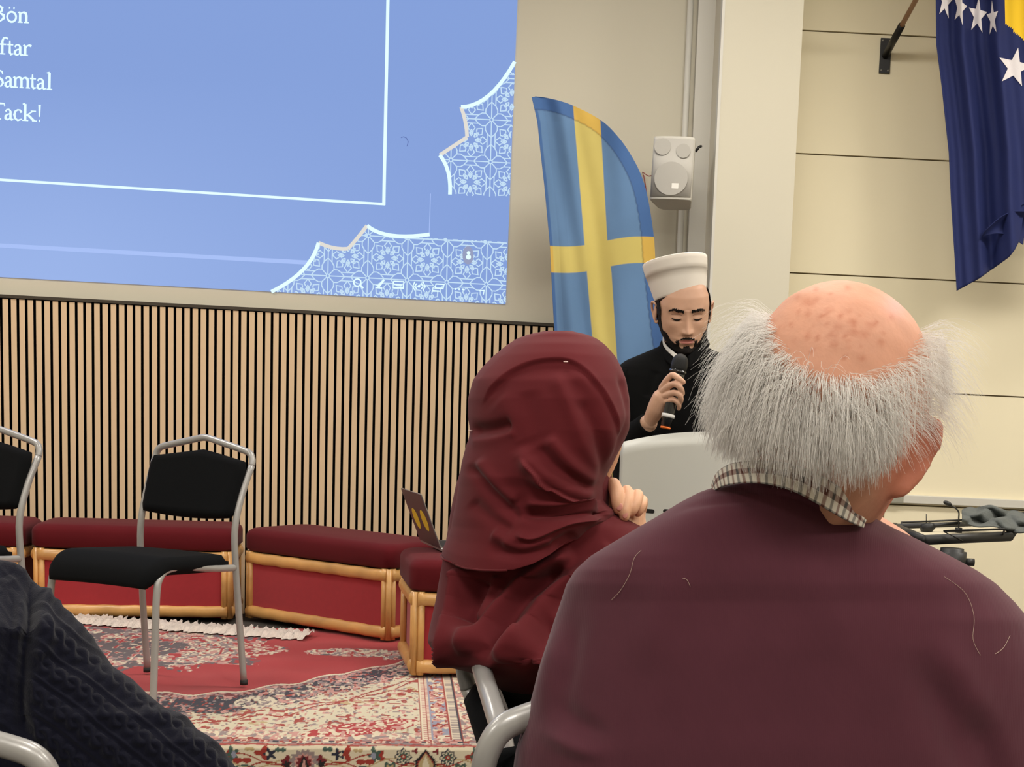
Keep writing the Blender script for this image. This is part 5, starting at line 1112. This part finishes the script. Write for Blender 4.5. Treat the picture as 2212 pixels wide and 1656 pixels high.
V = sculpt(V, Fc, [
    ([(1002, 1215), (1000, 1290), (985, 1360), (968, 1445)], .030, 24, 'stepL'),
    ([(1240, 1190), (1150, 1240), (1080, 1320), (1040, 1375), (990, 1392)], .018, 16, 'ridge'), ([(1225, 1225), (1130, 1290), (1080, 1360), (1030, 1420)], -.016, 16, 'ridge'),
    ([(1290, 1215), (1200, 1275), (1130, 1370), (1070, 1435)], .018, 18, 'ridge'), ([(1280, 1260), (1210, 1320), (1160, 1400), (1110, 1440)], -.012, 15, 'ridge'),
    ([(1330, 1180), (1250, 1260), (1190, 1350)], .010, 22, 'ridge'), ([(1230, 1340), (1180, 1420), (1150, 1500)], -.010, 20, 'ridge'),
    ([(1045, 1250), (1030, 1300), (1015, 1350)], -.016, 16, 'ridge'), ([(1080, 1240), (1060, 1290), (1030, 1340)], .008, 12, 'ridge'),
    ([(1060, 1450), (1130, 1440), (1200, 1480)], -.008, 14, 'ridge'), ([(1000, 1395), (1060, 1400), (1130, 1380)], .006, 14, 'ridge')], .10)
obj('cape', V, Fc, M_scf, wom, True)
# upper layer: hood wrapped round the head
rows = [(714, 1185, 1225, YW - .02, .02), (720, 1148, 1262, YW - .01, .045), (730, 1118, 1288, YW, .062), (745, 1095, 1308, YW, .078), (770, 1064, 1330, YW, .092), (795, 1040, 1343, YW, .10), (820, 1022, 1352, YW, .108), (860, 1011, 1359, YW, .114), (900, 1011, 1361, YW, .116), (928, 1015, 1359, YW, .117), (945, 1013, 1352, YW, .117), (965, 1006, 1342, YW, .118), (1000, 997, 1324, YW, .118), (1030, 993, 1308, YW, .118), (1050, 990, 1304, YW + .005, .118), (1085, 984, 1305, YW + .01, .12), (1100, 981, 1312, YW + .012, .122), (1120, 977, 1326, YW + .015, .128), (1140, 974, 1330, YW + .02, .134), (1170, 966, 1325, YW + .022, .138), (1200, 956, 1300, YW + .024, .142), (1225, 952, 1280, YW + .025, .144)]
ysr = np.linspace(715, 1225, 260); nh = 280
V, Fc = pixloft(rows, ysr, nh, 2.15)
V = np.array(V)
# let the lower hem follow its sweep on the near side
hemx = [940, 955, 1000, 1040, 1080, 1110, 1150, 1190, 1230, 1270, 1340]; hemy = [1203, 1205, 1226, 1231, 1232, 1230, 1218, 1198, 1172, 1152, 1138]
px_, py_ = proj_np(V); k_ = np.clip((py_ - 1060) / (1225 - 1060), 0, 1) ** 1.4; dy = (np.interp(px_, hemx, hemy) - 1225) * k_
V[:, 2] -= dy * (V[:, 1]) / F
V = sculpt(V, Fc, [
    ([(1035, 880), (1075, 830), (1130, 793), (1190, 778), (1240, 786), (1290, 835), (1325, 900), (1340, 955)], .0065, 42, 'stepL'),
    ([(1225, 790), (1290, 860), (1318, 950), (1318, 1050)], .004, 16, 'ridge'), ([(1330, 800), (1350, 870), (1350, 920), (1318, 1000), (1300, 1060)], -.004, 8, 'ridge'), ([(1342, 800), (1357, 870), (1352, 930)], .003, 6, 'ridge'),
    ([(1250, 860), (1290, 940), (1304, 1040)], -.004, 12, 'ridge'),
    ([(1015, 932), (1060, 928), (1110, 915)], -.009, 14, 'ridge'), ([(1012, 950), (1070, 945), (1120, 930)], .004, 14, 'ridge'),
    ([(1125, 985), (1160, 1030), (1220, 1075), (1300, 1100)], .011, 15, 'stepR'), ([(1120, 960), (1150, 1005), (1210, 1050), (1290, 1075)], .008, 20, 'ridge'),
    ([(1180, 940), (1230, 1000), (1290, 1045)], .006, 16, 'ridge'), ([(1160, 960), (1210, 1015), (1280, 1058)], -.005, 12, 'ridge'),
    ([(1195, 800), (1225, 870), (1260, 960), (1300, 1030)], .004, 16, 'ridge'),
    ([(1010, 1000), (1050, 1050), (1100, 1100), (1130, 1130)], -.007, 12, 'ridge'), ([(1030, 990), (1070, 1040), (1120, 1085)], .005, 14, 'ridge'),
    ([(1015, 1080), (1060, 1120), (1110, 1150)], -.004, 14, 'ridge'), ([(1110, 1150), (1150, 1165), (1230, 1130), (1310, 1118)], .008, 13, 'stepL'), ([(1120, 1110), (1190, 1112), (1270, 1106), (1320, 1112)], -.012, 12, 'ridge'), ([(1130, 1085), (1200, 1092), (1300, 1100)], .006, 10, 'ridge'),
    ([(1060, 1150), (1100, 1165), (1140, 1160)], .005, 14, 'ridge'), ([(1050, 1180), (1120, 1195), (1190, 1180), (1250, 1150)], -.007, 14, 'ridge'), ([(1080, 1170), (1130, 1185), (1200, 1165)], .005, 9, 'ridge'),
    ([(1070, 860), (1110, 900), (1140, 960)], .003, 26, 'ridge'), ([(1140, 840), (1150, 920), (1145, 1000)], -.003, 22, 'ridge')], .14)
obj('headscarf', V, Fc, M_scf, wom, True)
# rolled hem and pins
hp = [at(952, 1199, YW + .01), at(958, 1208, YW - .05)] + [at(x, np.interp(x, hemx, hemy), YW + .025 - .145 * math.sqrt(max(0, 1 - ((x - 1116) / 165) ** 2)) - .002) for x in (975, 990, 1005, 1020, 1040, 1060, 1080, 1095)]
g = MB(); g.tube(hp, .0014, 8, sub=3); g.build('rolled_hem', M_scf, wom, True)
M_pin = mat('white_pin_head', rgb(235, 205, 200), .3)
for a, b, e in ((1222, 781, -.113), (1016, 930, -.03)): v, f = ellipsoid(at(a, b, YW + e), (.0028, .0015, .0009)); g = MB(); g.add(v, f); g.build('pin', M_pin, wom, True)
# dark skirt
mb = MB(); hipw = Vector((-.05, 1.80, .50)); v, f = ellipsoid(hipw, (.14, .15, .09)); mb.add(v, f)
fw = Vector((.92, .38, 0)).normalized(); sw_ = Vector((-.38, .92, 0)).normalized()
for s_ in (-1, 1): limb(mb, [hipw + sw_ * .09 * s_, hipw + sw_ * .09 * s_ + fw * .38 - Vector((0, 0, .02)), hipw + sw_ * .09 * s_ + fw * .40 - Vector((0, 0, .40))], [.085, .066, .06])
limb(mb, [hipw, hipw + Vector((-.05, -.03, .25)), shw + Vector((.01, .01, -.06))], [.125, .125, .10])
TV, TF = remeshed(mb, .012, 6); obj('skirt', TV, TF, mat('black_skirt_cloth', rgb(22, 20, 22), .9), wom)
for s_ in (-1, 1): p = hipw + sw_ * .09 * s_ + fw * .45; v, f = ellipsoid((p.x, p.y, .04), (.12, .045, .04), Matrix.Rotation(math.atan2(fw.y, fw.x), 3, 'Z')); obj('shoe', v, f, mat('black_shoe', rgb(22, 22, 22), .4), wom)
_cn = at(1092, 1520, 1.47); _w = Vector((-.27, .963, 0)).normalized(); _bc = _cn + _w * .20
place('black chair with silver frame under the woman in the red headscarf', (_bc.x, _bc.y, 0), (.963, .27), 1.04)
# ================================================================== person at the lower left, dark cable-knit sleeve
YN = 1.50
nav = thing('person', 'person in a dark navy cable-knit sweater, cut off at the lower left', 'person', (-.95, 1.5, 0))
edge = [(1190, -300), (1198, -120), (1207, -10), (1213, 22), (1220, 43), (1235, 58), (1252, 69), (1275, 96), (1295, 121), (1315, 141), (1335, 161), (1352, 178), (1370, 195), (1404, 218), (1439, 244), (1467, 287), (1496, 316), (1528, 356), (1545, 402), (1574, 425), (1602, 471), (1628, 488), (1656, 509), (1700, 530), (1760, 535), (1850, 480), (1950, 380), (2150, 260)]
rows = [(y, -700 if y > 1215 else -600, x, YN, .02 + .12 * min(1, (y - 1190) / 160)) for y, x in edge]
ysn = np.concatenate([np.linspace(1194, 1700, 330), np.linspace(1710, 2150, 30)]); nn_ = 900
R = interp_rows(rows, ysn); th = np.linspace(0, PI, 520); th = np.concatenate([th, np.linspace(PI, 2 * PI, 42)[1:-1]]); c = np.cos(th); s = np.sin(th); V = []
# closer sampling on the visible right part
for y, L, Rr, Y, T in R: V.append(at_np((L + Rr) / 2 + c * (Rr - L) / 2, np.full(len(th), y), Y - T * np.sign(s) * np.abs(s) ** .8))
V = np.concatenate(V); nth = len(th); Fc = grid_faces(len(ysn), nth, True); k = (len(ysn) - 1) * nth; Fc.append(tuple(range(nth - 1, -1, -1))); Fc.append(tuple(k + j for j in range(nth)))
N = vnormals(V, Fc); px_, py_ = proj_np(V)
# cables run down the sleeve; u along, v across
ang_ = math.radians(44); u = (px_ * math.cos(ang_) + py_ * math.sin(ang_)); v = (-px_ * math.sin(ang_) + py_ * math.cos(ang_)) + 26 * np.sin(u / 190.) + 14 * (fbm(px_ / 130, py_ / 130, 4) - .5)
P_ = 62.; vv = (v / P_) % 1.0; Lc = 64.; ph = u / Lc
braid = np.zeros(len(V))
for kk in range(2):
    cph = .30 + .17 * np.sin(2 * PI * (ph + kk * .5) / 1.0); dz = np.abs(vv - cph); hgt = .5 + .5 * np.cos(2 * PI * (ph + kk * .5)); braid = np.maximum(braid, np.exp(-(dz / .16) ** 2) * (.62 + .38 * hgt))
rib = .35 * np.exp(-((np.abs(vv - .80)) / .07) ** 2)
disp = .0046 * np.maximum(braid, rib); arm = np.clip((px_ - (70 + (py_ - 1240) * -.02)) / 14, 0, 1)
disp = disp * (.35 + .65 * arm)
for pts, amp, wid in (([(72, 1250), (66, 1330), (52, 1420), (40, 1530), (60, 1600)], -.014, 17), ([(40, 1230), (30, 1330), (10, 1450), (-5, 1560)], -.008, 18), ([(85, 1262), (95, 1340), (90, 1430)], .006, 20), ([(20, 1240), (45, 1300), (40, 1380)], .006, 18)):
    d_, _, t_ = polydist(px_, py_, pts); disp += amp * np.exp(-(d_ / wid) ** 2) * np.clip(np.minimum(t_, 1 - t_) / .12, 0, 1)
vw = _E - V; vw /= np.linalg.norm(vw, axis=1)[:, None]; w_ = np.clip((N * vw).sum(1) * 4 + .25, 0, 1); V = V + N * (disp * w_)[:, None]
M_nvk = mat('navy_wool_knit', rgb(14, 15, 28), .95, sheen=.1, spec=.1, bump=('noise', 500, .5, .0012))
obj('sweater', V, Fc, M_nvk, nav, True)
mb = MB(); shn = Vector((-1.02, 1.52, .80)); hd = Vector((-1.06, 1.56, 1.15))
V2, Fc2, _, _ = head_geo(60, 72); V2 = toW(V2, Matrix.Rotation(math.radians(8), 3, 'Z'), hd); V2, Fc2 = orient(V2, Fc2)
limb(mb, [shn, shn + Vector((0, .0, -.30))], [.08, .09]); limb(mb, [shn, hd - Vector((0, .02, .08))], [.06, .05]); mb.add(V2, Fc2)
V2, F2 = remeshed(mb, .006, 4); obj('body', V2, F2, M_skin, nav, True)
v, f = ellipsoid(hd + Vector((0, -.018, .03)), (.088, .105, .105)); obj('hair', v, f, mat('dark_brown_hair', rgb(38, 28, 24), .6, bump=('noise', 90, .6, .004)), nav)
mb = MB(); hpn = Vector((-.90, 1.56, .50)); v, f = ellipsoid(hpn, (.17, .14, .09)); mb.add(v, f)
for s_ in (-1, 1): limb(mb, [hpn + Vector((s_ * .09, 0, 0)), hpn + Vector((s_ * .10, .42, 0)), hpn + Vector((s_ * .10, .44, -.40))], [.085, .062, .045])
limb(mb, [hpn, hpn + Vector((0, 0, .2))], [.12, .12])
TV, TF = remeshed(mb, .012, 5); obj('trousers', TV, TF, M_trs, nav)
_cr = at(60, 1650, 1.27); place('black chair with silver frame at the lower left corner, behind the navy sweater', (_cr.x - .19, _cr.y, 0), (0, 1), 1.045)
# ================================================================== man speaking at the lectern
YI = 4.0
im = thing('person', 'bearded man in a white cap and black robe speaking into a microphone', 'person', (0.0, 4.12, 0))
hc = at(1476, 674, 4.07); Ri_ = Matrix.Rotation(math.radians(180 + 9), 3, 'Z')
# face towards the camera, slightly to the picture's right, looking down, tipped a little
Ri_ = Matrix.Rotation(math.radians(-3.5), 3, 'Y') @ Matrix.Rotation(math.radians(180 + 9), 3, 'Z') @ Matrix.Rotation(math.radians(-15), 3, 'X')
V, Fc, nz, nt = head_geo(190, 240); N0 = vnormals(V, Fc)
if ((V) * N0).sum() < 0: Fc = [tuple(reversed(f)) for f in Fc]; N0 = -N0
HVl = V.copy(); HNl = N0
TW = lambda P: toW(P, Ri_, hc)
x, y, z = HVl.T; ax_ = np.abs(x)
up_l = .0048 * (1 - (ax_ / .024) ** 2) ; lipm = (y > .06) & (ax_ < .0235) & (z > -.0675 - .0085 * np.sqrt(np.clip(1 - (ax_ / .0235) ** 2, 0, 1))) & (z < -.0668 + .0052 * np.clip(1 - (ax_ / .0235) ** 2, 0, 1) - .0012 * np.exp(-(x / .004) ** 2))
fm = [1 if all(lipm[i] for i in f) and len(f) == 4 else 0 for f in Fc]
hb = MB(); R_ = Ri_
ears = MB(); ear_mb(ears, (.073, -.006, -.004), 1, Ri_, Vector(hc), .98); ear_mb(ears, (-.073, -.006, -.004), -1, Ri_, Vector(hc), .98)
# neck, trunk, arms and hands
mb = MB(); ne0 = Vector(TW(np.array([[0, -.02, -.06]]))[0]); ne1 = at(1472, 800, 4.13); limb(mb, [ne0, ne1, ne1 - Vector((0, 0, .05))], [.052, .055, .07])
shi = at(1470, 850, 4.15); v, f = ellipsoid(shi, (.17, .08, .08)); mb.add(v, f); limb(mb, [shi, shi - Vector((0, 0, .25)), shi - Vector((0, 0, .50))], [.11, .10, .12])
for s_ in (-1, 1): limb(mb, [shi + Vector((s_ * .09, 0, -.48)), shi + Vector((s_ * .09, .01, -.80)), Vector((shi.x + s_ * .09, shi.y, .07))], [.08, .055, .045])
wr = at(1402, 912, 3.90); el = at(1362, 965, 4.02); limb(mb, [shi + Vector((-.15, 0, 0)), at(1350, 930, 4.12), el], [.05, .042, .036]); limb(mb, [el, wr], [.034, .026])
limb(mb, [shi + Vector((.15, 0, 0)), shi + Vector((.19, -.02, -.26)), shi + Vector((.10, -.20, -.30))], [.05, .04, .026])
BVi, BFi = remeshed(mb, .006, 5)
hb = MB(); Z = lambda a, b, e: tuple(at(a, b, YI + e))
V2, F2 = capsule([Z(1398, 925, -.095), Z(1406, 905, -.11), Z(1418, 882, -.13), Z(1428, 860, -.142)], [.019, .021, .026, .026], 18, 4); hb.add(V2, F2)
V2, F2 = capsule([Z(1434, 862, -.145), Z(1436, 838, -.148)], [.022, .018], 16, 3); hb.add(V2, F2)
for pts, rr in (
    ([(1432, 834, -.155), (1441, 820, -.168), (1452, 810, -.176), (1462, 814, -.190), (1470, 820, -.196), (1476, 825, -.194)], [.0098, .0092, .0088, .0086, .0080, .0072]),
    ([(1430, 846, -.155), (1442, 836, -.172), (1455, 829, -.188), (1466, 833, -.198), (1472, 842, -.194), (1474, 850, -.185)], [.0098, .0092, .0090, .0086, .0080, .0074]),
    ([(1430, 858, -.152), (1443, 852, -.172), (1456, 848, -.188), (1467, 852, -.194), (1471, 861, -.188), (1470, 868, -.180)], [.0098, .0092, .0086, .0082, .0076, .0070]),
    ([(1430, 870, -.145), (1442, 867, -.166), (1454, 863, -.180), (1463, 868, -.184), (1467, 876, -.178), (1466, 882, -.172)], [.0092, .0086, .0078, .0074, .0068, .0062]),
    ([(1422, 862, -.135), (1432, 846, -.128), (1446, 836, -.125), (1458, 832, -.128)], [.012, .0105, .0095, .0085])):
    V2, F2 = capsule([Z(*p) for p in pts], rr, 14, 5); hb.add(V2, F2)
# left hand resting behind the desk
lh = shi + Vector((.09, -.24, -.30)); v, f = ellipsoid(lh, (.036, .045, .015)); hb.add(v, f)
for k in range(4): b_ = lh + Vector((-.024 + .016 * k, -.035, 0)); V2, F2 = capsule([tuple(b_), tuple(b_ + Vector((0, -.032, .002))), tuple(b_ + Vector((0, -.055, -.010)))], [.0085, .008, .007], 10, 3); hb.add(V2, F2)
V2, F2 = capsule([tuple(lh + Vector((-.02, .0, 0))), tuple(lh + Vector((-.042, -.025, .0))), tuple(lh + Vector((-.045, -.048, -.004)))], [.010, .009, .008], 10, 3); hb.add(V2, F2)
HIV, HIF = remeshed(hb, .0019, 3); EV, EF = remeshed(ears, .0016, 4)
allV = [TW(HVl)]; allF = list(Fc); allM = list(fm); n0 = len(HVl)
for VV_, FF_ in ((BVi, BFi), (HIV, HIF), (EV, EF)): allV.append(VV_); allF += [tuple(n0 + i for i in f) for f in FF_]; allM += [0] * len(FF_); n0 += len(VV_)
M_face = mat('olive_skin', rgb(204, 160, 134), .5, noise=(50, .04), sss=.10, bump=('noise', 400, .08, .0006))
obj('body', np.concatenate(allV), allF, [M_face, M_lip], im, True, allM)
M_bh = mat('black_hair', rgb(26, 21, 20), .7, noise=(200, .4), bump=('noise', 500, 1.0, .002), spec=.15)
def patch(name, mask, off, m):
    P, Fp = shell_patch(HVl, Fc, mask, off, HNl); o = obj(name, TW(P), Fp, m, im, True); so = o.modifiers.new('s', 'SOLIDIFY'); so.thickness = .0018; so.offset = -1; return o
r7 = np.random.default_rng(2); jit = r7.normal(0, .0013, len(HVl)); zj, xj = z + jit, ax_ + jit
# jaw beard narrowing up to the sideburns, chin patch, moustache
ph_ = np.arctan2(y, ax_)
side_b = (y > -.004 + .010 * 0) & (y < .034 + .0 * z) & (zj < -.002) & (zj > -.075)
jaw_b = (y > .012) & (zj < -.058 - .030 * np.clip(1 - (xj - .018) / .040, 0, 1)) & (zj > -.1165) & (xj > .014)
side_low = (y > .018) & (y < .052 + (-.05 - z) * .35) & (zj < -.045) & (zj > -.09)
chin_b = (y > .03) & (xj < .026) & (zj < -.0875 + .004 * (xj < .010)) & (zj > -.1175)
soul = (y > .05) & (xj < .0105) & (zj < -.0815) & (zj > -.1)
mous = (y > .05) & (xj < .031) & (zj > -.0645 - .022 * np.clip((xj - .012) / .019, 0, 1) ** 1.3) & (zj < -.0545 - .014 * (xj / .031) ** 2 - .002 * (xj < .003)) & ~lipm
gote = (y > .04) & (xj > .0225 - (z + .07) * -.15) & (xj < .0315 + np.clip(-.078 - z, 0, 1) * .5) & (zj < -.066) & (zj > -.10)
beard = side_b | jaw_b | side_low | chin_b | soul | mous | gote
thick = np.clip(.0012 + .004 * np.clip((-.088 - z) / .02, 0, 1), 0, .006) + np.abs(jit) * .4
patch('beard', beard, thick, M_bh)
brow = lambda s_: (y > .03) & (x * s_ > .011) & (x * s_ < .053) & (np.abs(zj - (.0185 + .0045 * np.clip((x * s_ - .012) / .024, 0, 1) - .0060 * np.clip((x * s_ - .038) / .015, 0, 1) ** 1.4)) < .0056 - .0024 * np.clip((x * s_ - .034) / .018, 0, 1))
for s_ in (-1, 1): patch('eyebrow', brow(s_), np.full(len(x), .0011), M_bh)
hairm = (zj > -.004) & (z < .105) & (y < .038 - .7 * np.clip(z - .02, 0, 1)) & ~((ax_ > .05) & (y > -.030) & (y < .006) & (z < .012)) | ((z < .0) & (z > -.06) & (y < -.030))
patch('hair', hairm, np.full(len(x), .0045), M_bh)
# lowered lids with lash lines
for s_ in (-1, 1):
    pts = []
    for k in range(9):
        t = -1 + k / 4; xx = s_ * (.0305 + .0135 * t); zz_ = -.0030 - .0042 * (1 - t * t) ; i = np.argmin((HVl[:, 0] - xx) ** 2 + (HVl[:, 2] - zz_) ** 2 + np.where(HVl[:, 1] > 0, 0, 1)); pts.append(HVl[i] + np.array([0, .0012, 0]))
    pts = smooth1(np.array(pts), 2); g = MB(); g.tube([tuple(q) for q in TW(pts)], [.0007, .0014, .0020, .0023, .0024, .0023, .0020, .0015, .0008], 8, sub=3); g.build('eyelashes', M_bh, im, True)
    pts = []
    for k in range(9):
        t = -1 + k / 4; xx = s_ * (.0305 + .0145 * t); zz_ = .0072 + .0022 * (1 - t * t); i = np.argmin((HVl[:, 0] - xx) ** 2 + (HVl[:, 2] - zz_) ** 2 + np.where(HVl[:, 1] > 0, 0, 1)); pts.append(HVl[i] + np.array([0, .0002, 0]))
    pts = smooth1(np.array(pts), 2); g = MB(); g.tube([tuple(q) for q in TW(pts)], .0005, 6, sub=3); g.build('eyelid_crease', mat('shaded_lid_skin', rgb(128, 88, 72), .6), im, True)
# ---- cap: flared white wrap with a fold line, dark red crown inside
M_cap = mat('white_cap_cloth', rgb(232, 224, 214), .8, bump=('noise', 500, .15, .0005)); M_crown = mat('dark_cap_crown', rgb(66, 34, 36), .8)
CO = np.array([0, .004, -.010]); capR = np.array(Matrix.Rotation(math.radians(8), 3, 'Y') @ Matrix.Rotation(math.radians(20), 3, 'X'))
def cring(h, r, n=96, ry=1.16, inset=0): t = np.linspace(0, 2 * PI, n, endpoint=False); return np.stack([np.cos(t) * r, np.sin(t) * r * ry, np.full(n, h)], 1)
prof = [(.050, .0790), (.0505, .0815), (.060, .0840), (.080, .0880), (.100, .0920), (.1215, .0962), (.1218, .0974), (.135, .0998), (.150, .1022), (.160, .1034), (.1625, .1015), (.1620, .096), (.150, .094), (.100, .086), (.055, .078)]
Vc = np.concatenate([cring(h, r * .93) for h, r in prof]); Fc2 = grid_faces(len(prof) + 1, 96, True); Fc2 = [tuple(i % len(Vc) for i in f) for f in Fc2]
obj('cap', TW(Vc @ capR.T + CO), [tuple(reversed(f)) for f in Fc2], M_cap, im, True)
Vc = np.concatenate([cring(h, r * .93) for h, r in ((.060, .078), (.150, .094), (.162, .093), (.167, .080), (.170, .050), (.171, .003))]); obj('cap_crown', TW(Vc @ capR.T + CO), [tuple(reversed(f)) for f in grid_faces(6, 96, True)], M_crown, im, True)
Vc = np.concatenate([cring(h, r * .93) for h, r in ((.046, .0792), (.0505, .0826), (.0525, .0835), (.0525, .078), (.046, .0775))]); Fc2 = [tuple(i % len(Vc) for i in f) for f in grid_faces(6, 96, True)]; obj('cap_band', TW(Vc @ capR.T + CO), [tuple(reversed(f)) for f in Fc2], mat('dark_brown_band', rgb(48, 30, 26), .8), im, True)
# ---- robe
M_robe = mat('black_robe_cloth', rgb(12, 12, 13), .9, spec=.12, noise=(6, .1), bump=('noise', 900, .2, .0005))
rows = [(738, 1432, 1512, YI + .12, .050), (748, 1424, 1524, YI + .12, .058), (758, 1400, 1546, YI + .125, .068), (768, 1376, 1570, YI + .13, .078), (778, 1352, 1592, YI + .13, .085), (790, 1336, 1608, YI + .13, .092), (810, 1326, 1618, YI + .13, .10), (850, 1322, 1624, YI + .13, .11), (900, 1320, 1630, YI + .13, .115), (950, 1318, 1634, YI + .13, .12), (1000, 1322, 1630, YI + .13, .12), (1300, 1330, 1640, YI + .13, .14), (1690, 1320, 1650, YI + .13, .17)]
V, Fc = pixloft(rows, np.concatenate([np.linspace(739, 960, 130), np.linspace(970, 1690, 50)]), 220, 2.3)
V = sculpt(V, Fc, [([(1476, 800), (1480, 870), (1482, 950)], .004, 6, 'stepR'), ([(1440, 790), (1410, 850), (1390, 940)], .006, 14, 'ridge'), ([(1510, 800), (1530, 870), (1535, 940)], .005, 14, 'ridge'), ([(1420, 800), (1400, 860)], -.006, 10, 'ridge'), ([(1450, 800), (1452, 860), (1448, 930)], .004, 9, 'ridge')])
obj('robe', V, Fc, M_robe, im, True)
g = MB(); V2, F2 = tube_geo([tuple(at(1338, 800, 4.12)), tuple(at(1332, 880, 4.10)), tuple(at(1345, 950, 4.04)), tuple(at(1368, 945, 3.96)), tuple(at(1388, 926, 3.925)), tuple(at(1398, 914, 3.905))], [.055, .056, .052, .046, .036, .031], 28, 5); g.add(V2, F2); g.build('sleeve', M_robe, im, True)
g = MB(); V2, F2 = tube_geo([tuple(shi + Vector((.15, 0, .02))), tuple(shi + Vector((.20, -.02, -.26))), tuple(shi + Vector((.15, -.14, -.30))), tuple(shi + Vector((.10, -.20, -.30)))], [.055, .056, .046, .040], 28, 5); g.add(V2, F2); g.build('sleeve', M_robe, im, True)
# stand-up collar of the robe and the white shirt collar inside
def band(top, bot, dep, name, m, th_=.003):
    T2 = np.array(catmull([np.array(p, float) for p in top], 8)); B2 = np.array(catmull([np.array(p, float) for p in bot], 8)); V = []
    n_ = min(len(T2), len(B2)); D = np.interp(np.linspace(0, 1, n_), np.linspace(0, 1, len(dep)), dep)
    for i in range(n_):
        for j in range(7): t = j / 6; q = T2[i] * (1 - t) + B2[i] * t; V.append(at(q[0], q[1], D[i] - .006 * t))
    o = obj(name, V, grid_faces(n_, 7), m, im, True); so = o.modifiers.new('s', 'SOLIDIFY'); so.thickness = th_
band([(1432, 722), (1433, 736), (1441, 748), (1452, 757), (1463, 765)], [(1431, 738), (1434, 750), (1443, 760), (1452, 768), (1460, 774)], [4.11, 4.085, 4.06, 4.035, 4.02], 'shirt_collar', mat('white_shirt_cloth', rgb(222, 218, 212), .8))
band([(1514, 727), (1506, 738), (1498, 746)], [(1516, 733), (1508, 744), (1499, 752)], [4.09, 4.05, 4.03], 'shirt_collar', MATS['white_shirt_cloth'])
band([(1428, 735), (1431, 749), (1442, 762), (1454, 773), (1466, 782)], [(1422, 752), (1428, 768), (1440, 780), (1452, 790), (1464, 800)], [4.11, 4.075, 4.045, 4.025, 4.01], 'robe_collar', M_robe, .006)
band([(1522, 728), (1514, 742), (1500, 756), (1486, 768)], [(1530, 745), (1522, 762), (1504, 780), (1486, 796)], [4.10, 4.06, 4.03, 4.01], 'robe_collar', M_robe, .006)
g = MB()
for s_ in (-1, 1): v, f = ellipsoid((shi.x + s_ * .09, shi.y - .06, .045), (.05, .13, .045)); obj('shoe', v, f, mat('dark_shoe_leather'), im)
# ---- microphone held in the hand
mic = thing('handheld_microphone', 'black wireless microphone with white ring and orange end in the speaker\'s hand', 'microphone', tuple(at(1455, 850, YI - .16)))
m0, m1 = np.array(at(1470, 778, YI - .150)), np.array(at(1437, 926, YI - .172)); ML = lambda t: tuple(m0 + (m1 - m0) * t)
M_mb = mat('glossy_black_plastic', rgb(18, 18, 20), .22, coat=.6); M_mesh = mat('black_mesh_grille', rgb(20, 20, 21), .5, metal=.4, bump=('noise', 900, 1, .001))
g = MB(); V2, F2 = capsule([ML(.02), ML(.10)], [.0225, .0235], 24, 3); g.add(V2, F2); g.build('grille', M_mesh, mic, True)
g = MB(); g.tube([ML(.15), ML(.19)], .0245, 28); g.build('collar_ring', M_mb, mic, True)
g = MB(); g.tube([ML(.18), ML(.24), ML(.45), ML(.78), ML(.975)], [.0225, .0195, .0175, .0160, .0140], 28); g.build('handle', M_mb, mic, True)
g = MB(); g.tube([ML(.785), ML(.835)], .0185, 28); g.build('white_ring', mat('white_rubber_ring', rgb(226, 224, 222), .5), mic, True)
g = MB(); g.tube([ML(.972), ML(.995)], .0145, 28); g.build('end_cap', mat('orange_plastic', rgb(238, 118, 40), .5), mic, True)
